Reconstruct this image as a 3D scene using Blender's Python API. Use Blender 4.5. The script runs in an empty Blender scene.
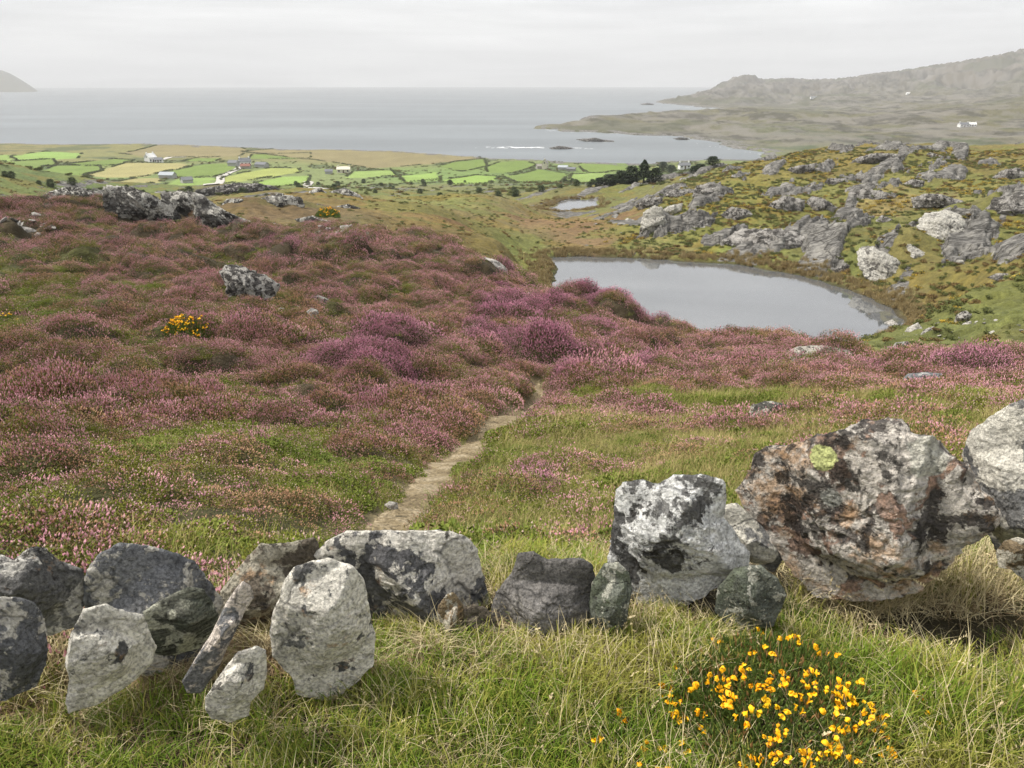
import bpy, math, random
import numpy as np
from mathutils import Vector

random.seed(7)
RS = np.random.RandomState(11)
R = math.radians
scene = bpy.context.scene
COL = scene.collection

# ------------------------------------------------------------------ camera geometry
W, Hh, F = 1024, 768, 770.0
PITCH = R(21.38)
CZ = 65.0                                   # eye height above the sea (sea is z = 0)
CP, SP = math.cos(PITCH), math.sin(PITCH)

def ray(px, py):
    a = (px - 512) / F; b = (384 - py) / F
    d = np.array([a, CP + b * SP, -SP + b * CP])
    return d / math.hypot(d[0], d[1])       # horizontal length 1 -> z is tan(elevation)

def az_s(px, py):
    d = ray(px, py)
    return math.atan2(d[0], d[1]), d[2]

# ------------------------------------------------------------------ noise
def _h2(ix, iy, seed):
    h = (ix.astype(np.int64) * 374761393 + iy.astype(np.int64) * 668265263 + seed * 974634777) & 0xffffffff
    h = ((h ^ (h >> 13)) * 1274126177) & 0xffffffff
    return ((h ^ (h >> 16)) & 0xffff) / 65535.0

def vn2(x, y, seed=0):
    ix = np.floor(x); iy = np.floor(y); fx = x - ix; fy = y - iy
    fx = fx * fx * fx * (fx * (fx * 6 - 15) + 10); fy = fy * fy * fy * (fy * (fy * 6 - 15) + 10)
    a = _h2(ix, iy, seed); b = _h2(ix + 1, iy, seed); c = _h2(ix, iy + 1, seed); d = _h2(ix + 1, iy + 1, seed)
    return (a * (1 - fx) + b * fx) * (1 - fy) + (c * (1 - fx) + d * fx) * fy

def fbm2(x, y, seed=0, octv=4, gain=.5):
    s = 0; a = 1; t = 0
    for k in range(octv):
        ca, sa = math.cos(.7 * k + .3), math.sin(.7 * k + .3)
        s = s + a * vn2((x * ca - y * sa) * 2 ** k + 17 * k, (x * sa + y * ca) * 2 ** k - 9 * k, seed + k)
        t += a; a *= gain
    return s / t

def _h3(ix, iy, iz, seed):
    h = (ix.astype(np.int64) * 374761393 + iy.astype(np.int64) * 668265263 + iz.astype(np.int64) * 2147483647 + seed * 974634777) & 0xffffffff
    h = ((h ^ (h >> 13)) * 1274126177) & 0xffffffff
    return ((h ^ (h >> 16)) & 0xffff) / 65535.0

def vn3(p, seed=0):
    i = np.floor(p); f = p - i; f = f * f * (3 - 2 * f)
    r = 0
    for dx in (0, 1):
        for dy in (0, 1):
            for dz in (0, 1):
                w = (f[:, 0] if dx else 1 - f[:, 0]) * (f[:, 1] if dy else 1 - f[:, 1]) * (f[:, 2] if dz else 1 - f[:, 2])
                r = r + w * _h3(i[:, 0] + dx, i[:, 1] + dy, i[:, 2] + dz, seed)
    return r

def fbm3(p, seed=0, octv=4, gain=.5, ridged=False):
    s = 0; a = 1; t = 0
    for k in range(octv):
        v = vn3(p * 2 ** k + 13.7 * k, seed + k)
        if ridged: v = 1 - np.abs(2 * v - 1)
        s = s + a * v; t += a; a *= gain
    return s / t

def voro(x, y, s, seed):
    x = x / s + .35 * (vn2(x / s * 1.7, y / s * 1.7, seed + 3) - .5); y = y / s + .35 * (vn2(x * 1.7, y * 1.7, seed + 4) - .5)
    ix = np.floor(x); iy = np.floor(y); best = np.full(x.shape, 9.); rid = np.zeros(x.shape)
    for dx in (-1, 0, 1):
        for dy in (-1, 0, 1):
            cx = ix + dx; cy = iy + dy; px = cx + _h2(cx, cy, seed); py = cy + _h2(cx, cy, seed + 1)
            d = (x - px) ** 2 + (y - py) ** 2; m = d < best; best = np.where(m, d, best); rid = np.where(m, _h2(cx, cy, seed + 2), rid)
    return np.sqrt(best), rid

def sstep(a, b, x):
    t = np.clip((x - a) / (b - a), 0, 1)
    return t * t * (3 - 2 * t)

# ------------------------------------------------------------------ terrain controls
near = []   # az, ln r, z (relative to the eye)
def CN(px, py, r):
    a, s = az_s(px, py); near.append((a, math.log(r), s))
def CZr(azd, r, z): near.append((R(azd), math.log(r), z / r))
for azd in (-58, -35, -18, 0, 18, 35, 58):
    for r, z in ((.5, -1.6), (.9, -1.6), (1.4, -1.6), (1.85, -1.555), (2.4, -1.60)):
        CZr(azd, r, z)
for p in [(-40,560,3.1),(150,545,3.2),(300,545,3.2),(400,530,3.8),(480,560,3.1),(600,545,3.2),(700,500,3.9),(820,470,4.4),(940,450,4.9),(1060,430,5.6),
    (0,480,5.2),(300,480,5.2),(470,450,7.5),(600,440,7.5),(750,440,7),(0,400,11),(150,400,11.3),(300,400,11.5),(450,400,12.5),(540,400,13),(640,400,12.8),(750,400,12.5),(900,400,12),(1060,395,12),
    (0,340,20),(300,330,21),(450,345,19),(545,368,17),(600,355,18.5),(660,362,19),(750,370,18),(850,375,19),(1024,377,18),
    (0,280,34),(150,300,28),(150,240,50),(300,280,33),(300,240,48),(0,230,52),(420,290,31),(480,305,29),(540,315,26),
    (40,212,66),(150,218,60),(220,226,56),(280,236,52),(370,239,45),(450,256,42),(500,276,39),(535,298,34),(570,304,30),(600,308,27),(614,330,24.5),(660,341,24),(720,345,24),(790,347,25),(850,364,27),(900,371,28),(960,373,30),(1024,372,31)]:
    CN(*p)
# behind the crests
for p in [(40,235,95),(150,236,85),(220,238,75),(280,240,66),(370,242,58),(450,262,56),(500,285,52),(535,305,48),(600,352,38),(660,390,36),(720,392,36),(790,375,38),
    (600,350,58),(660,352,55),(740,352,58)]:
    CN(*p)
for p in [(40,222,140),(-120,222,140),(230,214,92),(300,214,92),(340,226,80),(250,198,125),(330,199,120),(300,193,140),(300,200,200),(150,215,220),(400,222,95),(400,205,150),(450,240,80),(450,215,120),(500,250,85),(530,270,95),(500,225,135),
    (545,250,120),(545,289,100),(600,258,118),(620,242,135),(600,230,155),(560,218,180),(500,208,190),(640,252,122),(640,262,112),(700,262,120),
    (700,235,134),(620,212,180),(640,195,215),(700,205,165),(700,187,195),(760,215,150),(760,190,185),(760,168,215),(830,154,235),(850,200,170),(850,225,142),(850,250,122),(850,180,200),
    (900,151,240),(960,153,242),(1024,156,240),(960,175,200),(940,200,168),(960,230,130),(1024,200,160),(1024,250,105),(960,262,112),(905,285,105),(1024,300,75),(960,300,80),(1024,340,50),(960,340,58),(930,325,72),(860,360,50),(900,358,52),(860,350,68),(800,265,112),
    (400,200,210),(450,194,260),(500,190,320),(560,186,360),(620,186,400)]:
    CN(*p)
def onz(px, py, z):
    d = ray(px, py); r = (z - CZ) / d[2]
    return (d[0] * r, d[1] * r)
LZ = 40.0; PZ = 34.8
lough = [onz(px, py, LZ) for px, py in [(549,258),(580,256.5),(625,258),(680,261),(730,264),(765,269),(800,276),(835,285),(865,296),(890,308),(906,320),(903,329),(885,334),(872,340),(862,346),(840,350),(800,353),(740,356),(680,360),(620,362),(590,345),(572,312),(562,297),(550,289),(553,278),(556,268)]]
pond = [onz(px, py, PZ) for px, py in [(541,209),(556,206),(560,202),(572,199.5),(597,199.8),(597,207),(580,210),(560,211.5)]]
for poly, zz, gk in ((lough, LZ, 1.13), (pond, PZ, 1.5), (pond, PZ, 2.2)):
    P_ = np.array(poly); c_ = P_.mean(0)
    for q_ in (c_ + (P_ - c_) * gk)[::2 if gk < 1.2 else 3]:
        if gk < 1.2 and q_[0] < .16 * q_[1]: continue
        r_ = math.hypot(*q_); near.append((math.atan2(q_[0], q_[1]), math.log(r_), (zz + .5 - CZ) / r_))
near = np.array(near)
far = []
def CF(px, r, py=None, z=None):
    a, s = az_s(px, 120 if py is None else py)
    far.append((a, math.log(r), (CZ + s * r) if z is None else z))
for p in [(-100,300,215),(60,300,215),(150,300,214),(300,300,207),(400,300,200),(450,300,195),(500,350,190),(560,400,185),(620,450,182)]:
    CF(p[0], p[1], p[2])
for p in [(-100,400,195),(50,400,195),(200,400,195),(330,400,193),(430,430,187),(-100,520,179),(50,520,179),(200,520,179),(330,520,179),(450,560,175),(600,600,173),
    (-100,640,166),(50,640,166),(200,640,165.5),(330,650,165),(450,680,164.5),(600,700,165),(700,700,168),
    (-100,760,156.5),(50,760,156.5),(200,780,155.5),(330,800,156),(450,800,158),(-100,930,148.6),(50,930,148.6),(200,900,150),(330,900,152.5)]:
    CF(p[0], p[1], p[2])
for px in (700, 780, 860, 940, 1040):
    CF(px, 300, z=32); CF(px, 420, z=14); CF(px, 600, z=7)
for p in [(620,1450,9),(660,1500,11),(720,1500,12),(600,1500,9),(560,1440,5),(800,1000,5),(760,1100,6),(900,1000,9),(1040,1000,16),(700,1200,4),(640,1300,5),
          (1040,1300,22),(900,1400,12),(800,1500,8)]:
    CF(p[0], p[1], z=p[2])
for p in [(850,1900,113),(780,1900,112),(1040,2000,97),(950,2000,106),(1040,2600,98),(900,2500,104),(800,2600,106),(730,2400,109),
    (700,3600,100),(665,4000,101),(690,4100,97),(720,4200,88.5),(748,4300,83),(780,4300,86),(840,4300,87),(870,4300,82),(900,4300,78),(960,4300,69),(1000,4300,62),(1040,4300,52),(1200,4300,40),
    (750,3400,98),(850,3300,98),(950,3300,92),(1040,3200,84),(1000,3700,76)]:
    CF(p[0], p[1], p[2])
for px in (700, 760, 850, 950, 1050): CF(px, 6000, z=20)
far = np.array(far)

def rbf_fit(P, v, c):
    d = np.sqrt(((P[:, None, :] - P[None, :, :]) ** 2).sum(-1) + c * c)
    n = len(P); A = np.zeros((n + 3, n + 3)); A[:n, :n] = -d + np.eye(n) * -1e-4 * 0
    A[:n, n] = 1; A[:n, n + 1:] = P; A[n, :n] = 1; A[n + 1:, :n] = P.T
    return np.linalg.solve(A, np.concatenate([v, np.zeros(3)]))
def rbf_eval(P, w, c, Q):
    out = np.empty(len(Q)); n = len(P)
    for i in range(0, len(Q), 20000):
        q = Q[i:i + 20000]
        d = np.sqrt(((q[:, None, :] - P[None, :, :]) ** 2).sum(-1) + c * c)
        out[i:i + 20000] = -d @ w[:n] + w[n] + q @ w[n + 1:]
    return out
SA = 1.6                                     # azimuth scale against ln r
GA = np.linspace(R(-62), R(62), 240); GL = np.linspace(math.log(.4), math.log(16000), 460)
ga, gl = np.meshgrid(GA, GL, indexing='ij'); Q = np.stack([ga.ravel() * SA, gl.ravel()], 1)
Pn = near[:, :2] * [SA, 1]; wn = rbf_fit(Pn, near[:, 2], .10)
Pf = far[:, :2] * [SA, 1]; wf = rbf_fit(Pf, far[:, 2], .10)
gn = rbf_eval(Pn, wn, .10, Q).reshape(ga.shape) * np.exp(gl)
gf = rbf_eval(Pf, wf, .10, Q).reshape(ga.shape)
bl = sstep(math.log(250), math.log(330), gl)
GH = (gn + CZ) * (1 - bl) + gf * bl

def grid_sample(G, x, y):
    r = np.maximum(np.hypot(x, y), .42); a = np.clip(np.arctan2(x, y), GA[0], GA[-1] - 1e-9)
    l = np.clip(np.log(r), GL[0], GL[-1] - 1e-9)
    u = (a - GA[0]) / (GA[1] - GA[0]); v = (l - GL[0]) / (GL[1] - GL[0])
    iu = np.floor(u).astype(int); iv = np.floor(v).astype(int); fu = u - iu; fv = v - iv
    return (G[iu, iv] * (1 - fu) + G[iu + 1, iv] * fu) * (1 - fv) + (G[iu, iv + 1] * (1 - fu) + G[iu + 1, iv + 1] * fu) * fv

# ------------------------------------------------------------------ water bodies as world polygons
def poly_sd(poly, x, y):
    """signed distance, positive outside"""
    P = np.array(poly); d = np.full(x.shape, 1e18); ins = np.zeros(x.shape, bool)
    for i in range(len(P)):
        a = P[i]; b = P[(i + 1) % len(P)]; e = b - a
        t = np.clip(((x - a[0]) * e[0] + (y - a[1]) * e[1]) / (e @ e + 1e-12), 0, 1)
        d = np.minimum(d, (x - a[0] - t * e[0]) ** 2 + (y - a[1] - t * e[1]) ** 2)
        c = ((a[1] > y) != (b[1] > y))
        xi = (b[0] - a[0]) * (y - a[1]) / (b[1] - a[1] + 1e-30) + a[0]
        ins ^= c & (x < xi)
    d = np.sqrt(d)
    return np.where(ins, -d, d)
shore = [onz(px, py, 0) for px, py in [(-700,149),(-300,146.5),(0,146),(150,146),(220,148),(290,151),(380,153),(450,156),(490,160),(560,163),(640,165),(690,162),(740,160.5),(776,159),
    (770,155),(752,151),(735,147),(715,142.5),(700,140),(672,136),(640,135.5),(610,134),(590,132.5),(565,131.5),(549,129.5),(543,127.5),(555,125),(580,123),(600,119.5),(630,116),(665,113.5),(700,113),(722,112.5),(731,110.8),
    (715,108),(695,106),(675,104.5),(660,103),(655,101.5),(668,100),(680,98)]]
shore = shore + [(2300, 9000), (12000, 9500), (12000, -3000), (-2500, -3000)]
def shore_sd(x, y):                                     # positive on land
    k_ = 1 + 1.6 * sstep(1000, 1400, np.hypot(x, y)); wx = x + 20 * k_ * (fbm2(x / 60, y / 60, 5, 4) - .5) * 2; wy = y + 25 * k_ * (fbm2(x / 70, y / 70, 9, 4) - .5) * 2
    return -poly_sd(shore, wx, wy)

PATH_ON = False
BUMPS = []                                              # x, y, radius, height: the swell of ground behind each outcrop
path_pts = []                                           # world centre line of the path

def rock_field(x, y):
    u = (x * .55 + y * .83); v = (x * .83 - y * .55)
    return fbm2(u / 17, v / 5.5, 71, 5, .55)
def Hbase(x, y):
    x = np.asarray(x, float); y = np.asarray(y, float)
    return grid_sample(GH, x, y)
def terr(x, y, detail=True):
    x = np.asarray(x, float); y = np.asarray(y, float); shp = x.shape
    x = x.ravel(); y = y.ravel()
    r = np.hypot(x, y); z = Hbase(x, y)
    for bx, by, br, bh in BUMPS:
        m = (np.abs(x - bx) < 3 * br) & (np.abs(y - by) < 3 * br)
        if m.any(): z[m] += bh * np.exp(-((x[m] - bx) ** 2 + (y[m] - by) ** 2) / (br * br))
    # hummocks
    z += .035 * (fbm2(x / .35, y / .35, 1, 3) - .5) * sstep(2.6, 4, r) * (1 - sstep(40, 90, r)) * 2
    z += .22 * (fbm2(x / 1.9, y / 1.9, 2, 3) - .5) * sstep(4, 11, r) * (1 - sstep(150, 400, r)) * 2
    m = (r > 2.6) & (r < 90)
    if m.any():
        xm, ym, rm = x[m], y[m], r[m]
        d1, q1 = voro(xm, ym, .75, 400); d2, q2 = voro(xm, ym, 1.7, 410); d3, q3 = voro(xm, ym, 4.2, 420)
        az = np.arctan2(xm, ym); onp = sstep(-.1, .45, path_d(xm, ym)) if PATH_ON else 1.
        soft = onp * 1 - .6 * sstep(R(-2), R(5), az) * (1 - sstep(14, 22, rm))
        z[m] += soft * (.27 * q1 * np.clip(1 - d1 * d1 * 2.6, 0, 1) * sstep(2.8, 5, rm) * (1 - .5 * sstep(30, 60, rm)) + .58 * q2 * np.clip(1 - d2 * d2 * 2.4, 0, 1) * sstep(7, 14, rm) * (1 - sstep(60, 90, rm)) + .8 * q3 * np.clip(1 - d3 * d3 * 2.2, 0, 1) * sstep(24, 40, rm) * (1 - sstep(60, 90, rm))) - .1 * sstep(8, 14, rm)
        z[m] -= (1 - onp) * .07
    crest = 1 - .6 * sstep(35, 60, r) * (1 - sstep(60, 90, r))
    z += 1.5 * (fbm2(x / 9, y / 9, 3, 4) - .5) * sstep(28, 90, r) * (1 - sstep(300, 500, r)) * crest
    rid = 1 - np.abs(2 * fbm2(x / 16 + .3 * y / 16, y / 26, 4, 4) - 1)
    kn = sstep(60, 130, r) * (1 - sstep(400, 700, r)) * sstep(R(3), R(12), np.arctan2(x, y))
    z += 2.2 * (rid - .75) * kn
    rkn = rock_field(x, y); z += kn * (.7 * sstep(.595, .615, rkn) + .6 * sstep(.66, .675, rkn) - .15)
    z += 6 * (fbm2(x / 60, y / 60, 6, 5) - .5) * sstep(260, 420, r) * (1 - sstep(900, 1500, r)) * (.35 + sstep(R(1), R(8), np.arctan2(x, y)))
    rid2 = 1 - np.abs(2 * fbm2(x / 260, y / 420, 7, 6, .55) - 1)
    z += (rid2 - .7) * (30 * sstep(850, 1500, r) + 95 * sstep(2300, 3600, r))
    # water
    m = (r > 60) & (r < 150)
    if m.any():
        sd = poly_sd(lough, x[m], y[m]) + (fbm2(x[m] / 2.5, y[m] / 2.5, 12, 3) - .5) * 1.6
        zz = z[m]
        zz = np.where(sd > 0, LZ + .12 + np.maximum(zz - LZ - .12, .05) * sstep(0, 9, sd) + .42 * sstep(0, 1.5, sd), LZ - np.minimum(1.5, -.4 * sd))
        z[m] = zz
    m = (r > 170) & (r < 280)
    if m.any():
        sd = poly_sd(pond, x[m], y[m]) + (fbm2(x[m] / 3, y[m] / 3, 13, 3) - .5) * 2
        zz = z[m]
        z[m] = np.where(sd > 0, PZ + .1 + (zz - PZ) * sstep(0, 16, sd) + .2 * sstep(0, 2, sd), PZ - np.minimum(1.5, -.3 * sd))
    m = r > 500
    if m.any():
        sd = shore_sd(x[m], y[m]); zz = np.maximum(z[m], 2.0)
        cliff = 3.0 + 4 * fbm2(x[m] / 40, y[m] / 40, 21, 3)
        z[m] = np.where(sd > 0, np.minimum(zz, cliff * sstep(-2, 18, sd) + .06 * sd + .4 + .4 * np.maximum(sd - 60, 0)), -np.minimum(6, 1 - .3 * sd))
    return z.reshape(shp)

RAYR = np.exp(np.linspace(math.log(1.2), math.log(9000), 3500))
def hit(px, py, rmin=1.2, fn=None, rmax=9000):
    d = ray(px, py); rr = RAYR[(RAYR >= rmin) & (RAYR <= rmax)]
    z = (fn or terr)(d[0] * rr, d[1] * rr)
    k = np.argmax(CZ + d[2] * rr < z)
    r = rr[k] if (CZ + d[2] * rr < z).any() else rr[-1]
    return d[0] * r, d[1] * r, float(z[k] if (CZ + d[2] * rr < z).any() else z[-1]), r

def project(x, y, z):
    dy = y * CP - (z - CZ) * SP; u = y * SP + (z - CZ) * CP
    return 512 + F * x / np.maximum(dy, .01), 384 - F * u / np.maximum(dy, .01), dy

# ------------------------------------------------------------------ materials
class NT:
    def __init__(s, name, clear=True):
        s.mat = bpy.data.materials.new(name); s.mat.use_nodes = True; s.t = s.mat.node_tree; s.t.nodes.clear()
    def n(s, typ, props=None, out=0, **inp):
        nd = s.t.nodes.new(typ)
        for k, v in (props or {}).items(): setattr(nd, k, v)
        for k, v in inp.items():
            key = int(k[1:]) if k[0] == 'i' and k[1:].isdigit() else k.replace('_', ' ')
            if isinstance(v, bpy.types.NodeSocket): s.t.links.new(v, nd.inputs[key])
            else: nd.inputs[key].default_value = v
        return nd.outputs[out]
    def ramp(s, fac, stops, interp='LINEAR'):
        nd = s.t.nodes.new('ShaderNodeValToRGB'); cr = nd.color_ramp; cr.interpolation = interp
        while len(cr.elements) < len(stops): cr.elements.new(.5)
        for e, (p, c) in zip(cr.elements, stops):
            e.position = p; e.color = (c if hasattr(c, '__len__') else (c, c, c)) + ((1,) if not hasattr(c, '__len__') or len(c) == 3 else ())
        s.t.links.new(fac, nd.inputs[0]); return nd.outputs[0]
    def mix(s, fac, a, b, bt='MIX'):
        nd = s.t.nodes.new('ShaderNodeMix'); nd.data_type = 'RGBA'; nd.blend_type = bt
        for k, v in ((0, fac), (6, a), (7, b)):
            if isinstance(v, bpy.types.NodeSocket): s.t.links.new(v, nd.inputs[k])
            elif k == 0: nd.inputs[0].default_value = v
            else: nd.inputs[k].default_value = tuple(v) + (1,)
        return nd.outputs[2]
    def math(s, op, a, b=0.0, clamp=False):
        nd = s.t.nodes.new('ShaderNodeMath'); nd.operation = op; nd.use_clamp = clamp
        for k, v in ((0, a), (1, b)):
            if isinstance(v, bpy.types.NodeSocket): s.t.links.new(v, nd.inputs[k])
            else: nd.inputs[k].default_value = v
        return nd.outputs[0]
    def noise(s, vec, scale, detail=4, rough=.55, dist=0, out=0, seed=None):
        if seed is not None:
            vec = s.n('ShaderNodeMapping', Vector=vec, Location=(seed * 3.7, seed * 1.9, seed * 5.3))
        return s.n('ShaderNodeTexNoise', out=out, Vector=vec, Scale=scale, Detail=detail, Roughness=rough, Distortion=dist)
    def bump(s, h, strength, dist, normal=None):
        kw = dict(Height=h, Strength=strength, Distance=dist)
        if normal is not None: kw['Normal'] = normal
        return s.n('ShaderNodeBump', **kw)
    def finish(s, color, rough=.9, normal=None, **kw):
        nd = s.t.nodes.new('ShaderNodeBsdfPrincipled')
        kw = dict({'Base Color': color, 'Roughness': rough, 'Specular IOR Level': .25}, **kw)
        if normal is not None: kw['Normal'] = normal
        for k, v in kw.items():
            if isinstance(v, bpy.types.NodeSocket): s.t.links.new(v, nd.inputs[k])
            else:
                nd.inputs[k].default_value = tuple(v) + (1,) if k == 'Base Color' else v
        o = s.t.nodes.new('ShaderNodeOutputMaterial'); s.t.links.new(nd.outputs[0], o.inputs[0])
        return s.mat

def coords(m, kind='Object'):
    nd = m.t.nodes.new('ShaderNodeTexCoord'); return nd.outputs[kind]
def position(m): return m.n('ShaderNodeNewGeometry')

def rock_mat(name, dark, mid, lichen=(.62, .60, .54), l_amt=.5, l_scale=7, black=.0, orange=.0, pink=None, size=.4, strata=(0, .5, 0), strata_k=3, s_amt=.4, seed=0, green=0., spot=None):
    """size: object size in metres; everything scales with it"""
    m = NT(name); v = coords(m); k = .4 / size
    st = m.n('ShaderNodeMapping', Vector=v, Rotation=strata, Scale=(1.2, 1.2, strata_k))
    sn = m.noise(st, (4 if strata_k > 5 else 2.2) * k, 6, .62, .5, seed=seed)
    base = m.noise(v, 5 * k, 6, .62, .4, seed=seed + 1)
    c = m.mix(m.ramp(base, [(.32, 0), (.68, 1)]), dark, mid)
    c = m.mix(m.math('MULTIPLY', m.ramp(sn, [(.42, 1), (.55, 0)]), s_amt), c, tuple(x * .42 for x in dark))
    fine = m.noise(v, 70 * k, 4, .7, seed=seed + 2)
    c = m.mix(.75, c, m.ramp(fine, [(.3, (.45, .45, .46)), (.7, (1.35, 1.33, 1.28))]), 'MULTIPLY')
    if pink:
        pn = m.noise(v, 6 * k, 5, .6, 1.0, seed=seed + 3)
        c = m.mix(m.math('MULTIPLY', m.ramp(pn, [(.46, 0), (.56, .8)]), m.ramp(m.noise(v, 40 * k, 4, .7), [(.35, .3), (.6, 1)])), c, pink)
    if green:
        gnz = m.noise(v, 4 * k, 5, .6, .5, seed=seed + 8)
        c = m.mix(m.math('MULTIPLY', m.ramp(gnz, [(.45, 0), (.6, 1)]), green), c, (.16, .19, .12))
    ln = m.noise(v, l_scale * k, 5, .55, .4, seed=seed + 4)
    ln2 = m.noise(v, l_scale * 4.5 * k, 5, .6, .4, seed=seed + 5)
    lsum = m.math('ADD', m.math('MULTIPLY', ln, .72), m.math('MULTIPLY', ln2, .28))
    th = .62 - .22 * l_amt
    lm = m.ramp(lsum, [(th - .012, 0), (th + .012, 1)])
    lcol = m.mix(m.ramp(m.noise(v, 30 * k, 4, .7, seed=seed + 6), [(.35, 0), (.65, 1)]), tuple(x * .62 for x in lichen), lichen)
    c = m.mix(lm, c, lcol)
    if orange:
        on = m.math('ADD', m.math('MULTIPLY', m.noise(v, 5 * k, 6, .65, .3, seed=seed + 7), .65), m.math('MULTIPLY', m.noise(v, 30 * k, 4, .7, seed=seed + 17), .35))
        c = m.mix(m.math('MULTIPLY', m.ramp(on, [(.60 - .10 * orange, 0), (.66 - .10 * orange, 1)]), .7), c, (.46, .29, .16))
    if black:
        nz = m.n('ShaderNodeSeparateXYZ', out=2, Vector=m.n('ShaderNodeNewGeometry', out=1))
        bn = m.math('ADD', m.math('MULTIPLY', m.noise(v, 4.5 * k, 6, .65, .2, seed=seed + 9), .55), m.math('MULTIPLY', m.noise(v, 24 * k, 5, .7, seed=seed + 19), .45))
        bn = m.math('ADD', bn, m.math('MULTIPLY', nz, .05))
        c = m.mix(m.math('MULTIPLY', m.ramp(bn, [(.62 - .12 * black, 0), (.65 - .12 * black, 1)]), .88), c, (.028, .025, .022))
    if spot:
        for (sx, sy, sz, sr, sc) in spot:
            dist = m.n('ShaderNodeVectorMath', {'operation': 'DISTANCE'}, out=1, i0=v, i1=(sx, sy, sz))
            dd = m.math('ADD', dist, m.math('MULTIPLY', m.math('SUBTRACT', m.noise(v, 22 * k, 5, .7), .5), sr * 1.6))
            c = m.mix(m.ramp(m.math('DIVIDE', dd, sr), [(.93, 1), (1.0, 0)]), c, m.mix(m.ramp(fine, [(.35, 0), (.65, 1)]), tuple(x * .6 for x in sc), sc))
    spk = m.noise(v, 120 * k, 3, .6, seed=seed + 21); c = m.mix(.7, c, m.ramp(spk, [(.38, (.42, .42, .42)), (.55, (1.1, 1.1, 1.1))]), 'MULTIPLY')
    pit = m.n('ShaderNodeTexVoronoi', {'feature': 'F1'}, Vector=v, Scale=34 * k)
    h = m.math('ADD', m.math('MULTIPLY', sn, .25 + .5 * s_amt * (strata_k > 5)), m.math('ADD', m.math('MULTIPLY', base, .5), m.math('MULTIPLY', fine, .22)))
    ck = m.n('ShaderNodeTexVoronoi', {'feature': 'DISTANCE_TO_EDGE'}, Vector=m.mix(.22, v, m.noise(v, 3 * k, 4, .6, out=1)), Scale=6 * k)
    ckm = m.ramp(ck, [(.0, 0), (.035, 1)]); c = m.mix(m.math('MULTIPLY', m.math('SUBTRACT', 1.0, ckm), m.ramp(base, [(.45, 0), (.6, .75)])), c, tuple(x * .4 for x in dark))
    h = m.math('ADD', h, m.math('MULTIPLY', ckm, .1))
    h = m.math('ADD', h, m.math('ADD', m.math('MULTIPLY', lm, .06), m.math('MULTIPLY', pit, .22)))
    nrm = m.bump(h, 1.0, .045 / k)
    nrm = m.bump(m.noise(v, 26 * k, 6, .75, seed=seed + 10), .95, .016 / k, nrm)
    return m.finish(c, .93, nrm)

def plant_mat(name, foliage_a, foliage_b, flower_a=None, flower_b=None, patch=1.2, trans=0):
    """vertex attribute 'fl' 0 leaf .. 1 flower, 'rnd' random per blade"""
    m = NT(name)
    pos = position(m)
    rnd = m.n('ShaderNodeAttribute', {'attribute_name': 'rnd'}, out=2)
    inst = m.n('ShaderNodeObjectInfo', out=5)
    pn = m.noise(pos, patch, 4, .6)
    f = m.math('ADD', m.math('MULTIPLY', rnd, .42), m.math('ADD', m.math('MULTIPLY', inst, .18), m.math('MULTIPLY', m.ramp(pn, [(.3, 0), (.7, 1)]), .4)))
    c = m.mix(f, foliage_a, foliage_b)
    if flower_a:
        fl = m.n('ShaderNodeAttribute', {'attribute_name': 'fl'}, out=2)
        fc = m.mix(f, flower_a, flower_b)
        c = m.mix(fl, c, fc)
    return m.finish(c, .75)

# ------------------------------------------------------------------ object helpers
def tag(o, label=None, cat=None, group=None, kind=None):
    if label: o['label'] = label
    if cat: o['category'] = cat
    if group: o['group'] = group
    if kind: o['kind'] = kind
    return o
def mesh_np(name, V, Fc, mat=None, smooth=True, attrs=None):
    """Fc: (n,3) or (n,4) array, or a list of such arrays"""
    me = bpy.data.meshes.new(name); V = np.asarray(V, np.float32)
    fl = [np.asarray(f) for f in (Fc if isinstance(Fc, list) else [Fc]) if len(f)]
    me.vertices.add(len(V)); me.vertices.foreach_set('co', V.ravel())
    li = np.concatenate([f.ravel() for f in fl]).astype(np.int32)
    cnt = np.concatenate([np.full(len(f), f.shape[1]) for f in fl])
    me.loops.add(len(li)); me.loops.foreach_set('vertex_index', li)
    me.polygons.add(len(cnt)); me.polygons.foreach_set('loop_start', np.concatenate([[0], np.cumsum(cnt)[:-1]]).astype(np.int32))
    me.polygons.foreach_set('loop_total', cnt.astype(np.int32))
    me.polygons.foreach_set('use_smooth', np.full(len(cnt), smooth))
    for k, (ty, arr) in (attrs or {}).items():
        at = me.attributes.new(k, ty, 'POINT')
        at.data.foreach_set({'FLOAT': 'value', 'FLOAT_COLOR': 'color', 'FLOAT_VECTOR': 'vector', 'INT': 'value'}[ty], np.asarray(arr, np.int32 if ty == 'INT' else np.float32).ravel())
    me.update(calc_edges=True); me.validate()
    if mat: me.materials.append(mat)
    return me
def link(name, me, parent=None, loc=None):
    o = bpy.data.objects.new(name, me); COL.objects.link(o)
    if parent: o.parent = parent
    if loc is not None: o.location = loc
    return o
def empty(name, loc):
    o = bpy.data.objects.new(name, None); o.empty_display_size = .2; COL.objects.link(o); o.location = loc
    return o
def copy_tree(o, parent=None):
    c = o.copy(); COL.objects.link(c); c.parent = parent
    for ch in list(o.children): copy_tree(ch, c)
    return c

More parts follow.
